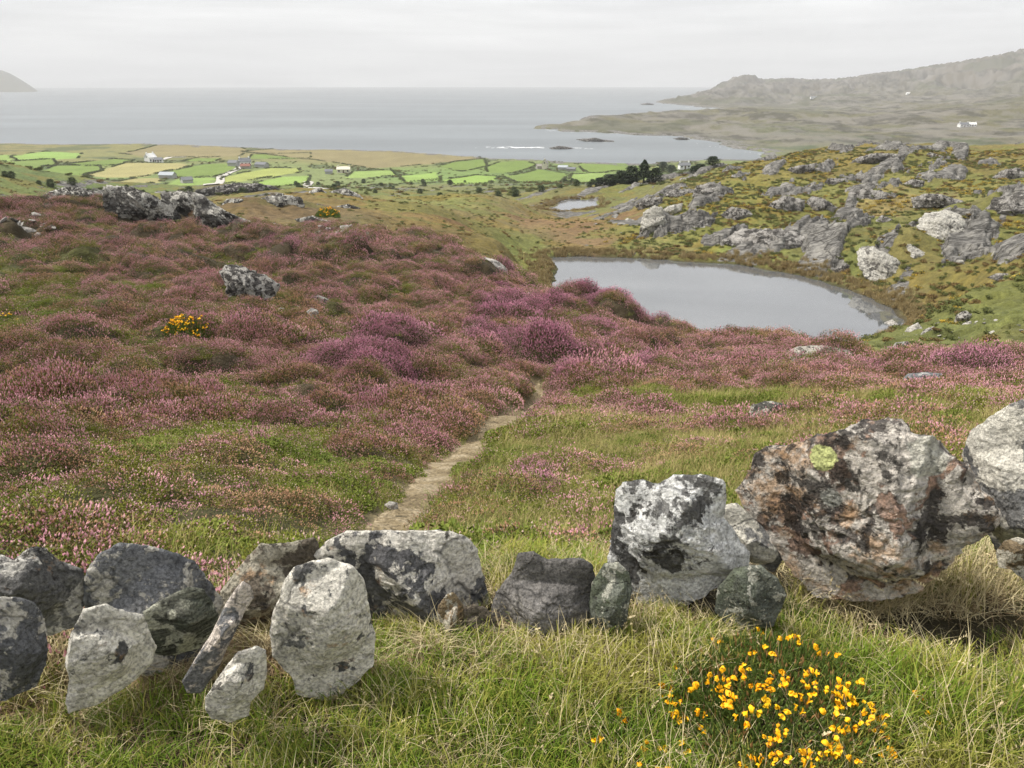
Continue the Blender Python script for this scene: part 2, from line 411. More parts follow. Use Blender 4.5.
# ------------------------------------------------------------------ rocks
def resample(pts, n):
    P = np.array(pts, float); m = len(P); out = []
    for i in range(m):
        p0, p1, p2, p3 = P[i - 1], P[i], P[(i + 1) % m], P[(i + 2) % m]
        for t in np.linspace(0, 1, 12, endpoint=False):
            cr = .5 * ((2 * p1) + (-p0 + p2) * t + (2 * p0 - 5 * p1 + 4 * p2 - p3) * t * t + (-p0 + 3 * p1 - 3 * p2 + p3) * t ** 3)
            out.append(.08 * cr + .92 * (p1 * (1 - t) + p2 * t))
    out = np.array(out); c = out.mean(0)
    seg = np.linalg.norm(np.roll(out, -1, 0) - out, axis=1); L = np.concatenate([[0], np.cumsum(seg)])
    s = np.linspace(0, L[-1], n, endpoint=False); oc = np.vstack([out, out[:1]])
    return np.stack([np.interp(s, L, oc[:, 0]), np.interp(s, L, oc[:, 1])], 1)

def sink(ol, k):
    O = np.array(ol, float); y0, y1 = O[:, 1].min(), O[:, 1].max(); h = y1 - y0; cx = O[:, 0].mean(); t = np.clip((O[:, 1] - (y0 + .55 * h)) / (.45 * h), 0, 1)
    O[:, 1] += t * h * k; O[:, 0] += (O[:, 0] - cx) * t * k * .3; return [tuple(p) for p in O]
def make_rock(name, outline, r0, mat, thick=.45, lean=0., seed=0, N=150, K=44, rough=.06, facets=9, strata=.0, sdir=(.2, .3, 1), push=0., plant=0.):
    """outline in photo pixels; r0 horizontal range of the rock's mid-plane; lean tips the plane backwards"""
    rs = np.random.RandomState(seed + 100)
    O = np.array(outline, float); cpx = O.mean(0)
    d = ray(*cpx); dh = np.array([d[0], d[1], 0.]); rt = np.array([dh[1], -dh[0], 0.]); up = np.array([0, 0, 1.])
    bpy_, bpx = O[:, 1].max(), cpx[0]; db = ray(bpx, bpy_)
    base = np.array([0, 0, CZ]) + db * r0
    upl = up * math.cos(lean) + dh * math.sin(lean); nrm = -dh * math.cos(lean) + up * math.sin(lean)
    def toplane(px, py):
        dd = ray(px, py); cam = np.array([0, 0, CZ])
        t = ((base - cam) @ nrm) / (dd @ nrm); p = cam + dd * t - base
        return (p @ rt, p @ upl)
    P = resample([toplane(*p) for p in O], N)
    x, y = P[:, 0], P[:, 1]; x1, y1 = np.roll(x, -1), np.roll(y, -1); cr = x * y1 - x1 * y; A = cr.sum() / 2
    c = np.array([((x + x1) * cr).sum(), ((y + y1) * cr).sum()]) / (6 * A)
    size = math.sqrt(abs(A)); ext = np.ptp(P, axis=0); D = thick * 1.12 * min(ext.min() * 1.15, size)
    D = max(D, .14 * size)
    ang = rs.uniform(0, 6.28)
    rings = np.sin(np.linspace(0, math.pi / 2, K + 1))[1:]
    V = []; Fq = []; Ft = []
    def surf(side):
        vs = [np.array([[c[0], c[1], 0, 0]])]
        for t in rings:
            q = c + (P - c) * t; vs.append(np.column_stack([q, np.full(N, t), np.zeros(N)]))
        vs = np.vstack(vs); t = vs[:, 2]; u = (vs[:, 0] - c[0]) / size; v = (vs[:, 1] - c[1]) / size
        dl = np.hypot(u, v) + 1e-6; sv = np.where(v < 0, np.abs(v) / dl, 0)
        te = t * np.sqrt(1 - .9 * plant * sv * sv) if plant else t
        w = np.where(t > .999, 0, (1 - np.minimum(te, .9999) ** 4.0) ** .5) * (.8 if side > 0 else 1.15)
        return np.column_stack([vs[:, :2], side * w * D])
    f = surf(1); b = surf(-1)[:-N]
    nf = len(f); allv = np.vstack([f, b])
    def idx(side, k, i):                                # ring k (1..K)
        i = i % N
        if side > 0 or k == K: return 1 + (k - 1) * N + i
        return nf + 1 + (k - 1) * N + i
    i = np.arange(N)
    for side in (1, -1):
        c0 = 0 if side > 0 else nf
        tri = np.column_stack([np.full(N, c0), idx(side, 1, i), idx(side, 1, i + 1)])
        Ft.append(tri if side < 0 else tri[:, ::-1])
        for k in range(1, K):
            a_ = idx(side, k, i); b_ = idx(side, k, i + 1); c_ = idx(side, k + 1, i + 1); d_ = idx(side, k + 1, i)
            q = np.column_stack([a_, d_, c_, b_]); Fq.append(q if side < 0 else q[:, ::-1])
    W3 = allv[:, :1] * rt + allv[:, 1:2] * upl + allv[:, 2:3] * nrm
    ctr = (c[0] * rt + c[1] * upl)
    vd = -ray(*cpx); vd /= np.linalg.norm(vd); bdir = nrm if lean > .05 else .72 * vd + .28 * nrm
    # chisel flat faces: clip the body by random planes, deepest on the broad front and back
    U = (allv[:, 0] - c[0]); Vv_ = (allv[:, 1] - c[1]); w0 = allv[:, 2].copy(); tq = np.hypot(U, Vv_)
    wob = size * .035 * (fbm3(np.column_stack([U, Vv_, w0]) / size * 3 + seed, seed + 50, 3) - .5)
    for side in (1, -1):
        m = w0 * side > 0; wa = np.abs(w0[m]); um, vm = U[m], Vv_[m]; wo = wob[m]; fl_ = wa * .22
        for k in range(facets * 3):
            small = k >= facets * 1.3
            th = rs.uniform(0, 6.283); fz = rs.uniform(.42, .97) if not small else rs.uniform(.4, .9); pl = math.sqrt(1 - fz * fz)
            ip = (um * math.cos(th) + vm * math.sin(th)) * pl
            sup = (ip + wa * fz).max(); cut = sup * (rs.uniform(.62, .84) if not small else rs.uniform(.86, .96))
            wa = np.minimum(wa, (cut + wo * (.4 if small else 1) - ip) / fz)
        w0[m] = side * np.maximum(wa, fl_)
    allv = np.column_stack([allv[:, :2], w0])
    W3 = allv[:, :1] * rt + allv[:, 1:2] * upl + allv[:, 2:3] * bdir
    dirn = W3 - ctr; dirn /= np.maximum(np.linalg.norm(dirn, axis=1, keepdims=True), 1e-6)
    q = W3 / size
    n1 = fbm3(q * 2.1 + seed, seed, 3) - .5; n2 = fbm3(q * 7 + seed, seed + 5, 4, .55, True) - .6
    sd = np.array(sdir, float); sd /= np.linalg.norm(sd); sc = q @ sd + .06 * (vn3(q * 4, seed) - .5)
    saw = (sc * 7) % 1.0; st = np.abs(saw - .5) * 2
    st2 = ((sc * 17 + .3) % 1.0); edge = np.clip(np.hypot(allv[:, 0] - c[0], allv[:, 1] - c[1]) / size, 0, 1)
    n3 = fbm3(q * 19 + seed, seed + 9, 3, .6, True) - .6
    disp = size * (rough * .4 * n1 + rough * .55 * n2 + rough * .5 * n3 + strata * (.022 * (st ** .5 - .6) - .018 * (st2 < .22)))
    W3 = W3 + dirn * disp[:, None]
    W3 = W3 + push * dh * size
    mn = W3.mean(0)
    org = base + np.array([mn[0], mn[1], W3[:, 2].min()])
    W3 = W3 + base - org
    me = mesh_np(name, W3, [np.vstack(Fq), np.vstack(Ft)], mat)
    o = link(name, me, loc=org)
    return o, size, org

# ------------------------------------------------------------------ outcrops and boulders seen beyond the wall (outline in photo pixels)
# (name, label, category, group, outline, rmin, material key, lean, thick, bump share)
G1 = 'outcrops on the far knoll'; G2 = 'outcrops on the left ridge'; G3 = 'loose stones by the lough'
OUT = [
 ('rock_outcrop','long pale lichen-streaked outcrop crowning the heather ridge, left end',G2,[(30,208),(40,198),(52,192),(70,187),(88,190),(112,193),(116,204),(112,216),(92,212),(72,207),(52,206)],45,'ridge',.1,.5,.0),
 ('rock_outcrop','dark vertically split outcrop in the middle of the heather ridge',G2,[(111,194),(130,194),(150,202),(168,208),(173,222),(152,226),(130,223),(112,217)],45,'ridge',.1,.5,.0),
 ('rock_outcrop','blocky outcrop with a pale flat top and heather at its foot on the ridge',G2,[(166,201),(182,198),(199,201),(201,223),(184,225),(170,221)],45,'ridge',.1,.5,.0),
 ('rock_outcrop','dark tapering outcrop sliding down the right end of the heather ridge',G2,[(198,201),(208,203),(226,217),(246,224),(258,233),(248,238),(226,232),(203,226)],45,'ridge',.1,.5,.0),
 ('rock_outcrop','low dark rock band just behind the ridge with fields above it',G2,[(193,197),(200,189),(235,183),(262,184),(292,192),(272,197),(230,199)],95,'ridged',.2,.5,.3),
 ('rock_outcrop','broad grey outcrop below the dark band left of the rusty hollow',G2,[(250,206),(260,198),(278,194),(300,197),(303,206),(282,213),(258,215)],75,'ridge',.3,.5,.3),
 ('rock_outcrop','pale blotched outcrop beside the ridge end, left of the broad grey one',G2,[(220,207),(228,199),(247,200),(249,211),(235,216),(222,213)],75,'ridge',.3,.5,.3),
 ('boulder','rounded grey boulder on the skyline of the left hollow',G2,[(307,198),(310,191),(318,188),(326,192),(330,199),(318,201)],75,'ridge',.1,.8,.3),
 ('rock_outcrop','grey outcrop sloping right from the rounded skyline boulder',G2,[(328,192),(345,188),(358,194),(366,202),(350,201),(332,199)],75,'ridge',.3,.5,.3),
 ('rock_outcrop','low grey rock step beneath the rounded skyline boulder',G2,[(304,207),(318,204),(332,208),(326,213),(310,213)],70,'ridge',.4,.4,.2),
 ('rock_outcrop','flat grey rock step right of the yellow gorse in the hollow',G2,[(334,207),(348,204),(360,208),(356,212),(340,212)],70,'ridge',.4,.4,.2),
 ('rock_outcrop','brown-grey rock step below the yellow gorse in the hollow',G2,[(296,219),(312,216),(330,221),(326,228),(305,228)],65,'ridge',.4,.4,.2),
 ('rock_outcrop','pale flat rock lying in heather just right of the ridge end',G2,[(262,227),(270,222),(284,225),(292,230),(276,233),(264,232)],45,'pale',.5,.4,.1),
 ('boulder','cluster of pale rocks at the left edge of the photo among heather',None,[(-4,236),(0,229),(14,228),(30,232),(37,236),(20,238)],40,'pale',.4,.5,.1),
 ('rock_outcrop','fissured grey outcrop breaking through heather in the middle of the hillside',None,[(227,281),(234,276),(246,278),(258,283),(270,290),(268,296),(262,302),(250,307),(241,318),(233,316),(229,306),(233,293)],15,'hill',.45,.5,.1),
 ('boulder','small pale stone above the fissured hillside outcrop',None,[(203,266),(208,265),(213,269),(212,273),(205,270)],20,'pale',.4,.5,0),
 ('boulder','small white-tipped stone left of the mossy mound on the hillside',None,[(276,314),(281,311),(287,314),(286,320),(278,320)],15,'pale',.3,.6,0),
 ('boulder','flat white stone tucked under the mossy mound on the hillside',None,[(292,309),(298,308),(303,312),(300,314),(294,313)],15,'pale',.3,.6,0),
 ('boulder','upright white stone at the right foot of the mossy mound',None,[(308,316),(312,313),(317,315),(319,322),(316,326),(311,321)],15,'pale',.1,.6,0),
 ('boulder','angular grey stone uppermost right of the mossy mound',None,[(314,302),(319,300),(327,303),(332,308),(327,312),(317,309)],15,'hill',.4,.6,0),
 ('boulder','pale rock on the rim of the heather slope above the brown grass',None,[(479,267),(487,264),(497,267),(504,273),(505,281),(496,280),(485,273)],25,'pale',.2,.6,0),
 ('boulder','small grey rock poking from the rim above the lough corner',None,[(526,297),(529,295),(533,298),(532,302),(527,301)],25,'pale',.2,.6,0),
 # the knoll across the lough
 ('rock_outcrop','large pale slab with diagonal cracks, brightest on the knoll',G1,[(924,226),(929,221),(947,218),(960,222),(968,227),(975,240),(968,251),(955,256),(944,261),(932,254),(923,245)],90,'slab',.95,.28,.6),
 ('rock_outcrop','pale wedge slab just lower left of the large cracked slab',G1,[(882,251),(890,246),(899,245),(913,254),(930,261),(929,272),(913,274),(904,270),(894,262)],90,'slab',1.0,.26,.5),
 ('rock_outcrop','lowest pale fractured slab ending near the lough bank',G1,[(861,258),(864,254),(874,253),(888,264),(906,274),(900,284),(892,290),(880,289),(868,279),(862,268)],90,'slab',.9,.26,.4),
 ('rock_outcrop','grey jumbled foot of the slab ridge beside the lough corner',G1,[(822,278),(832,268),(844,262),(860,262),(864,276),(852,282),(832,282)],90,'knoll',1.0,.26,.4),
 ('rock_outcrop','grey crag with a rounded left shoulder in the middle of the knoll',G1,[(850,193),(865,189),(880,191),(895,193),(911,204),(908,208),(880,208),(856,203)],120,'knoll',.3,.5,.5),
 ('rock_outcrop','grey crag tapering to a point at its right end, mid knoll',G1,[(913,198),(928,193),(945,196),(960,200),(976,210),(965,212),(940,207),(916,207)],120,'knoll',.3,.5,.5),
 ('rock_outcrop','big knuckled grey crag at the right edge of the photo',G1,[(973,219),(984,213),(990,206),(995,198),(1010,195),(1026,194),(1040,200),(1036,222),(1010,226),(990,223)],95,'knoll',.2,.5,.5),
 ('rock_outcrop','smooth dark whaleback rock near the right edge high on the knoll',G1,[(993,177),(1003,170),(1018,168),(1026,174),(1016,181),(1000,181)],150,'knoll',.3,.5,.5),
 ('rock_outcrop','small rounded crag at the upper left of the knoll',G1,[(822,187),(828,179),(845,178),(851,186),(845,193),(828,192)],120,'knoll',.3,.5,.5),
 ('rock_outcrop','long low grey outcrop near the knoll top, left of centre',G1,[(846,166),(860,157),(880,153),(903,154),(896,161),(870,165),(854,169)],170,'knoll',.3,.5,.4),
 ('rock_outcrop','long low grey outcrop near the knoll top, right of centre',G1,[(910,159),(930,153),(946,157),(937,162),(918,162)],170,'knoll',.3,.5,.4),
 ('rock_outcrop','grey shelf rock on the left shoulder of the knoll skyline',G1,[(779,179),(790,168),(815,163),(813,170),(792,179)],150,'knoll',.4,.5,.4),
 ('rock_outcrop','grey ribbed crag above the lough, left of the cracked slabs',G1,[(766,212),(772,203),(786,196),(804,200),(801,213),(782,221),(769,217)],110,'knoll',.3,.5,.5),
 ('rock_outcrop','tilted grey crag touching the right side of the ribbed crag',G1,[(805,203),(812,197),(822,198),(836,207),(826,216),(809,217)],110,'knoll',.3,.5,.4),
 ('rock_outcrop','wide sloping grey outcrop directly above the far lough shore',G1,[(726,240),(735,233),(746,229),(765,228),(780,229),(795,233),(820,243),(822,250),(800,255),(765,254),(742,249)],100,'knoll',.9,.2,.3),
 ('rock_outcrop','small split crag between the mid knoll crags and the cracked slab',G1,[(874,223),(882,215),(893,220),(889,229),(877,229)],110,'knoll',.3,.5,.4),
 ('rock_outcrop','little grey crag on turf left of the small split crag',G1,[(828,228),(836,223),(848,227),(853,234),(840,236),(830,234)],110,'knoll',.3,.5,.3),
 ('rock_outcrop','stubby grey crag between the tilted crag and the wedge slab',G1,[(828,240),(836,237),(850,241),(858,250),(842,252),(832,247)],100,'knoll',.4,.5,.3),
 ('rock_outcrop','tiny pale crag on the green shelf above the mid knoll crags',G1,[(903,184),(912,179),(924,181),(922,187),(908,188)],130,'knoll',.3,.5,.3),
 ('rock_outcrop','whitish rounded cliff at the left end of the knoll facing the marsh',G1,[(643,232),(646,218),(654,213),(661,214),(664,224),(669,232),(664,240),(652,243),(645,240)],100,'slab',.15,.55,.5),
 ('rock_outcrop','pale ramp of rock rising right from the whitish cliff',G1,[(657,213),(668,206),(682,203),(681,210),(669,216)],110,'slab',.4,.4,.4),
 ('rock_outcrop','dark crag behind and above the whitish cliff',G1,[(636,206),(647,197),(662,197),(661,206),(646,212)],130,'knoll',.3,.5,.4),
 ('boulder','squat grey boulder at the marsh edge left of the whitish cliff',G1,[(607,237),(614,233),(624,232),(624,240),(611,243)],100,'knoll',.2,.7,.2),
 ('boulder','small pale boulder between the marsh and the whitish cliff',G1,[(620,225),(627,218),(634,220),(632,226),(624,227)],110,'slab',.2,.7,.2),
 ('rock_outcrop','domed grey crag on the knoll skyline above the whitish cliff',G1,[(693,196),(698,185),(711,184),(722,191),(720,203),(702,203)],130,'knoll',.2,.5,.5),
 ('rock_outcrop','grey shelf crag on rusty ground right of the whitish cliff',G1,[(680,230),(690,223),(703,220),(707,228),(693,237)],110,'knoll',.3,.5,.4),
 ('rock_outcrop','long broken crag left of the domed skyline crag',G1,[(664,196),(672,190),(688,192),(692,199),(678,203),(667,202)],130,'knoll',.3,.5,.4),
 ('rock_outcrop','shadowed crag on the rusty slope between the domed crag and the lough',G1,[(722,214),(732,207),(748,210),(758,219),(742,223),(727,221)],120,'knoll',.3,.5,.4),
 # stones near the right bank
 ('boulder','pale lumpy boulder right at the lough corner',G3,[(883,335),(885,328),(892,325),(898,330),(900,336),(890,338)],50,'pale',.3,.7,0),
 ('boulder','angular pale boulder just right of the lough corner boulder',G3,[(905,337),(909,331),(917,327),(921,332),(916,338)],50,'pale',.3,.7,0),
 ('boulder','grey tilted boulder between the lough corner and the flat stones',G3,[(920,341),(925,334),(933,331),(936,337),(929,343)],48,'hill',.3,.7,0),
 ('boulder','flat grey stone topmost of the lough corner stones',G3,[(930,331),(935,326),(944,325),(947,329),(938,332)],52,'hill',.5,.6,0),
 ('boulder','dark leaning stone by a pale one on the right bank',G3,[(956,326),(958,319),(965,316),(970,319),(966,326),(960,329)],50,'hill',.2,.7,0),
 ('boulder','pale stone at the foot of the dark leaning stone',G3,[(960,330),(964,326),(970,324),(971,329),(966,332)],45,'pale',.2,.7,0),
 ('boulder','big pale rounded stone alone on the right bank',G3,[(983,344),(985,338),(993,335),(1000,338),(1002,344),(992,346)],38,'pale',.3,.7,0),
 ('boulder','grey stone nearest the heather at the foot of the bank',G3,[(893,352),(897,346),(906,345),(911,350),(905,354)],40,'hill',.3,.7,0),
 ('boulder','pale stone half sunk beside the grey one at the foot of the bank',G3,[(885,357),(889,350),(896,351),(897,356),(891,359)],40,'pale',.3,.7,0),
 ('boulder','long flat pinkish-white stone on the right bank above the heather',G3,[(973,360),(978,355),(988,353),(993,355),(986,359)],34,'pale',.5,.5,0),
 ('boulder','small upright grey stone near the right edge of the photo',G3,[(1013,333),(1015,328),(1020,328),(1022,333),(1017,336)],38,'hill',.2,.7,0),
 ('boulder','lone pale boulder at the foot of the large cracked slab',G3,[(954,265),(957,260),(963,260),(965,265),(959,267)],70,'slab',.3,.7,0),
 ('rock_outcrop','low line of pale rocks on the right bank below the knuckled crag',G3,[(988,277),(998,273),(1012,274),(1026,279),(1020,283),(1000,281)],60,'knoll',.4,.5,.1),
 ('boulder','small pale stone below the knuckled crag',G3,[(991,256),(994,251),(1001,251),(1002,256),(996,258)],65,'slab',.3,.7,0),
 ('boulder','dark stone on rusty ground by the right edge',G3,[(1008,262),(1013,255),(1024,254),(1030,261),(1018,265)],65,'knoll',.3,.7,0),
 # near terrace
 ('boulder','flat blue-grey slab half sunk in pink heather on the right',None,[(906,382),(911,377),(926,376),(938,377),(941,381),(926,384),(912,385)],8,'bluegrey',.5,.5,0),
 ('boulder','thin whitish stone lying in dry grass on the right',None,[(934,404),(938,401),(946,402),(953,401),(951,405),(941,406)],6,'pale',.6,.5,0),
 ('boulder','dark stone with a pale rim beside the purple heather tuft',None,[(753,418),(756,410),(766,407),(778,408),(788,411),(785,417),(770,421)],6,'dark',.4,.5,0),
 ('boulder','small pale stone in front of the dark stone near the purple heather tuft',None,[(747,421),(752,417),(760,418),(763,422),(754,424)],6,'pale',.4,.5,0),
 ('boulder','upper grey stone lying at the right side of the path',None,[(521,422),(524,418),(532,417),(535,420),(530,424)],6,'bluegrey',.6,.5,0),
 ('boulder','lower grey stone lying at the right side of the path',None,[(524,430),(528,427),(535,428),(533,432),(527,432)],6,'bluegrey',.6,.5,0),
 ('boulder','pale stone at the left edge of the path near the wall',None,[(386,507),(390,504),(396,505),(397,510),(391,511)],3,'pale',.5,.5,0),
 ('rock_outcrop','bare flat rock pavement with pale cracked faces behind the heather rim',None,[(786,352),(800,346),(822,345),(846,349),(858,356),(855,366),(836,370),(812,369),(795,362)],15,'pave',1.25,.12,0),
]
def hit_smooth(px, py, rmin, rmax=9000): return hit(px, py, rmin, Hbase, rmax)
placed = []
for rec in OUT:
    nm, lab, grp, ol, rmin, mk, lean, thick, bsh = rec
    o = np.array(ol, float); bx = o[:, 0].mean(); by = o[:, 1].max() - .12 * np.ptp(o[:, 1])
    h = hit_smooth(bx, by, rmin, 400 if rmin > 60 else 120)
    placed.append((rec, h[3]))
    if bsh:
        hgt = np.ptp(o[:, 1]) / F * h[3]; wid = np.ptp(o[:, 0]) / F * h[3]; dd = ray(bx, by)
        back = h[3] + wid * .35 + hgt * lean
        BUMPS.append((dd[0] * back, dd[1] * back, wid * .5 + .5, hgt * bsh * 1.1))

# ------------------------------------------------------------------ zones: colour and cover, given as photo points dropped onto the ground
ZP = []   # x, y(log polar), colour, heather, magenta, green
def Z(px, py, rmin, col, he=0., ma=0., gr=0.):
    x, y, z, r = hit_smooth(px, py, rmin); ZP.append((math.atan2(x, y) * SA, math.log(r)) + tuple(col) + (he, ma, gr))
BR = (.05, .038, .022); OL = (.06, .06, .02); GR = (.10, .13, .03); GD = (.17, .13, .045); RU = (.15, .085, .035); MU = (.10, .095, .04)
for a in [(0,500,2.5,OL,.75,.2,.6),(60,440,2.5,BR,.8,.25,.35),(150,500,2.5,OL,.62,.2,.8),(100,470,2.5,OL,.65,.2,.7),(250,500,2.5,OL,.58,.15,.85),(300,455,2.5,BR,.75,.3,.4),(380,470,2.5,BR,.8,.35,.3),
 (30,400,2.5,BR,.8,.2,.35),(150,400,2.5,BR,.85,.2,.3),(250,380,2.5,BR,.95,.45,.15),(330,380,2.5,BR,.95,.5,.1),(420,390,2.5,BR,1,.7,.05),(420,440,2.5,BR,.9,.35,.25),(480,400,2.5,BR,1,.4,.05),
 (120,460,2.5,OL,.65,.15,.7),(200,470,2.5,OL,.6,.1,.8),
 (0,340,5,OL,.5,.1,.6),(80,340,5,BR,.75,.15,.3),(170,345,5,OL,.55,.15,.6),(240,350,5,BR,.85,.35,.2),(330,340,5,BR,.9,.4,.15),(420,340,5,BR,.9,.5,.2),(500,330,5,BR,1,.7,.02),(560,340,5,BR,1,.75,0),(590,330,5,BR,1,.5,0),
 (600,370,5,BR,1,.6,0),(680,360,5,BR,1,.25,.05),(740,355,5,BR,1,.2,.05),(520,375,5,BR,1,.4,.05),
 (20,290,8,OL,.45,.05,.6),(100,300,8,OL,.6,.1,.5),(200,290,8,OL,.6,.1,.5),(150,270,8,BR,.75,.1,.3),(300,270,8,BR,.85,.35,.25),(330,300,8,BR,.85,.3,.2),(400,300,8,OL,.6,.35,.5),(450,320,8,OL,.7,.5,.4),(280,310,8,OL,.5,.1,.6),
 (60,240,10,BR,.8,.25,.3),(150,240,10,BR,.85,.3,.3),(250,250,10,BR,.8,.3,.3),(330,255,10,BR,.9,.3,.15),(400,265,10,BR,.95,.3,.1),(450,285,10,BR,1,.3,.05),(30,220,10,BR,.8,.2,.3),(90,265,10,OL,.6,.1,.5),
 (520,460,2.5,GR,.3,.3,.9),(600,450,2.5,GR,.25,.3,.95),(540,500,2.5,GR,.35,.3,.9),(600,500,2.5,GR,.35,.2,.9),(680,430,2.5,GD,.25,.2,.95),(700,470,2.5,GD,.2,.2,.9),(640,410,2.5,GR,.35,.3,.85),(760,430,2.5,GD,.2,.3,.9),
 (850,400,2.5,GD,.25,.1,.9),(930,410,2.5,GD,.3,.1,.8),(1010,395,2.5,GD,.35,.15,.7),(800,385,2.5,GD,.5,.2,.5),(890,375,5,BR,.85,.35,.2),(960,380,5,BR,.75,.4,.3),(1020,378,5,BR,.7,.3,.4),(830,374,5,BR,.9,.4,.1),(720,390,5,GR,.45,.2,.7),
 (900,368,15,BR,.5,.1,.5)]: Z(*a)
# beyond the rim
for a in [(420,235,60,(.125,.085,.035)),(450,225,60,(.14,.085,.035)),(500,260,60,(.14,.11,.035)),(540,280,60,(.14,.12,.035)),(400,210,60,(.15,.11,.04)),(520,235,80,(.15,.12,.05)),(350,225,60,(.12,.1,.045)),
 (556,262,100,(.15,.15,.05)),(640,252,100,(.16,.13,.06)),(548,275,90,(.13,.14,.04)),(560,230,100,(.16,.10,.05)),(600,225,100,(.15,.09,.05)),(580,243,100,(.15,.10,.05)),(625,250,100,(.16,.15,.05)),(450,200,100,(.15,.15,.05)),(500,205,120,(.14,.12,.05)),
 (300,220,60,(.13,.09,.045)),(260,190,80,(.10,.085,.05)),
 (720,262,90,(.17,.19,.05)),(700,250,90,(.15,.14,.03)),(640,225,90,(.14,.14,.03)),(680,215,90,(.14,.13,.03)),(740,200,90,(.15,.13,.03)),(800,220,90,(.13,.11,.03)),(800,180,90,(.14,.12,.035)),(860,170,90,(.14,.115,.035)),
 (930,175,90,(.14,.11,.03)),(1000,165,90,(.14,.115,.04)),(900,190,90,(.14,.125,.04)),(960,185,90,(.135,.125,.04)),(1010,210,90,(.14,.13,.045)),(850,240,80,(.11,.105,.035)),(920,215,90,(.19,.15,.06)),(990,240,60,(.12,.12,.035)),
 (960,290,50,(.13,.11,.03)),(1010,300,50,(.12,.125,.035)),(930,310,50,(.13,.11,.05)),(980,330,40,(.12,.13,.04)),(1010,350,30,(.12,.12,.04)),(940,345,40,(.11,.12,.04)),(900,290,60,(.15,.13,.045)),(840,285,90,(.11,.12,.035)),(870,300,60,(.14,.12,.045)),
 (430,190,200,(.13,.13,.05)),(500,188,200,(.12,.13,.05)),(560,185,250,(.09,.12,.04)),(620,185,200,(.11,.11,.04)),(330,195,150,(.12,.14,.05)),
 (100,190,250,(.10,.13,.045)),(300,190,250,(.12,.14,.05)),(50,180,300,(.13,.20,.06)),(200,175,400,(.14,.18,.06)),(330,178,400,(.15,.18,.07)),(450,175,400,(.13,.19,.055)),(560,172,450,(.13,.19,.055)),(650,175,450,(.13,.17,.055)),(700,170,400,(.12,.15,.055)),
 (100,155,600,(.16,.16,.06)),(250,152,600,(.17,.15,.065)),(400,158,600,(.17,.15,.065)),(0,150,700,(.17,.15,.06)),(560,164,550,(.13,.15,.06)),(640,168,550,(.15,.17,.06))]: Z(*a)
for (px, r, c) in [(600,1450,(.12,.11,.06)),(700,1500,(.12,.11,.06)),(800,1000,(.11,.11,.06)),(900,1100,(.12,.11,.06)),(1040,1200,(.115,.105,.055)),(850,1900,(.13,.125,.07)),(950,2000,(.11,.10,.055)),(740,4200,(.10,.085,.065)),(900,4200,(.10,.085,.065)),(850,3000,(.11,.10,.065)),(1040,4200,(.11,.09,.06)),(1040,2600,(.11,.10,.06))]:
    a_, s_ = az_s(px, 120); ZP.append((a_ * SA, math.log(r)) + c + (0, 0, 0))
ZP = np.array(ZP)
zg = np.empty((ga.size, 6)); 
for i in range(0, ga.size, 20000):
    q = Q[i:i + 20000]; d2 = ((q[:, None, :] - ZP[None, :, :2]) ** 2).sum(-1) + 1e-5
    w = d2 ** -2.2; zg[i:i + 20000] = (w @ ZP[:, 2:]) / w.sum(1, keepdims=True)
ZG = [zg[:, k].reshape(ga.shape) for k in range(6)]
def zone(x, y):
    r = np.hypot(x, y); wx = x + (fbm2(x / (.09 * r + .3), y / (.09 * r + .3), 31, 3) - .5) * .12 * r; wy = y + (fbm2(x / (.09 * r + .3), y / (.09 * r + .3), 37, 3) - .5) * .2 * r
    return [grid_sample(g, wx, wy) for g in ZG]

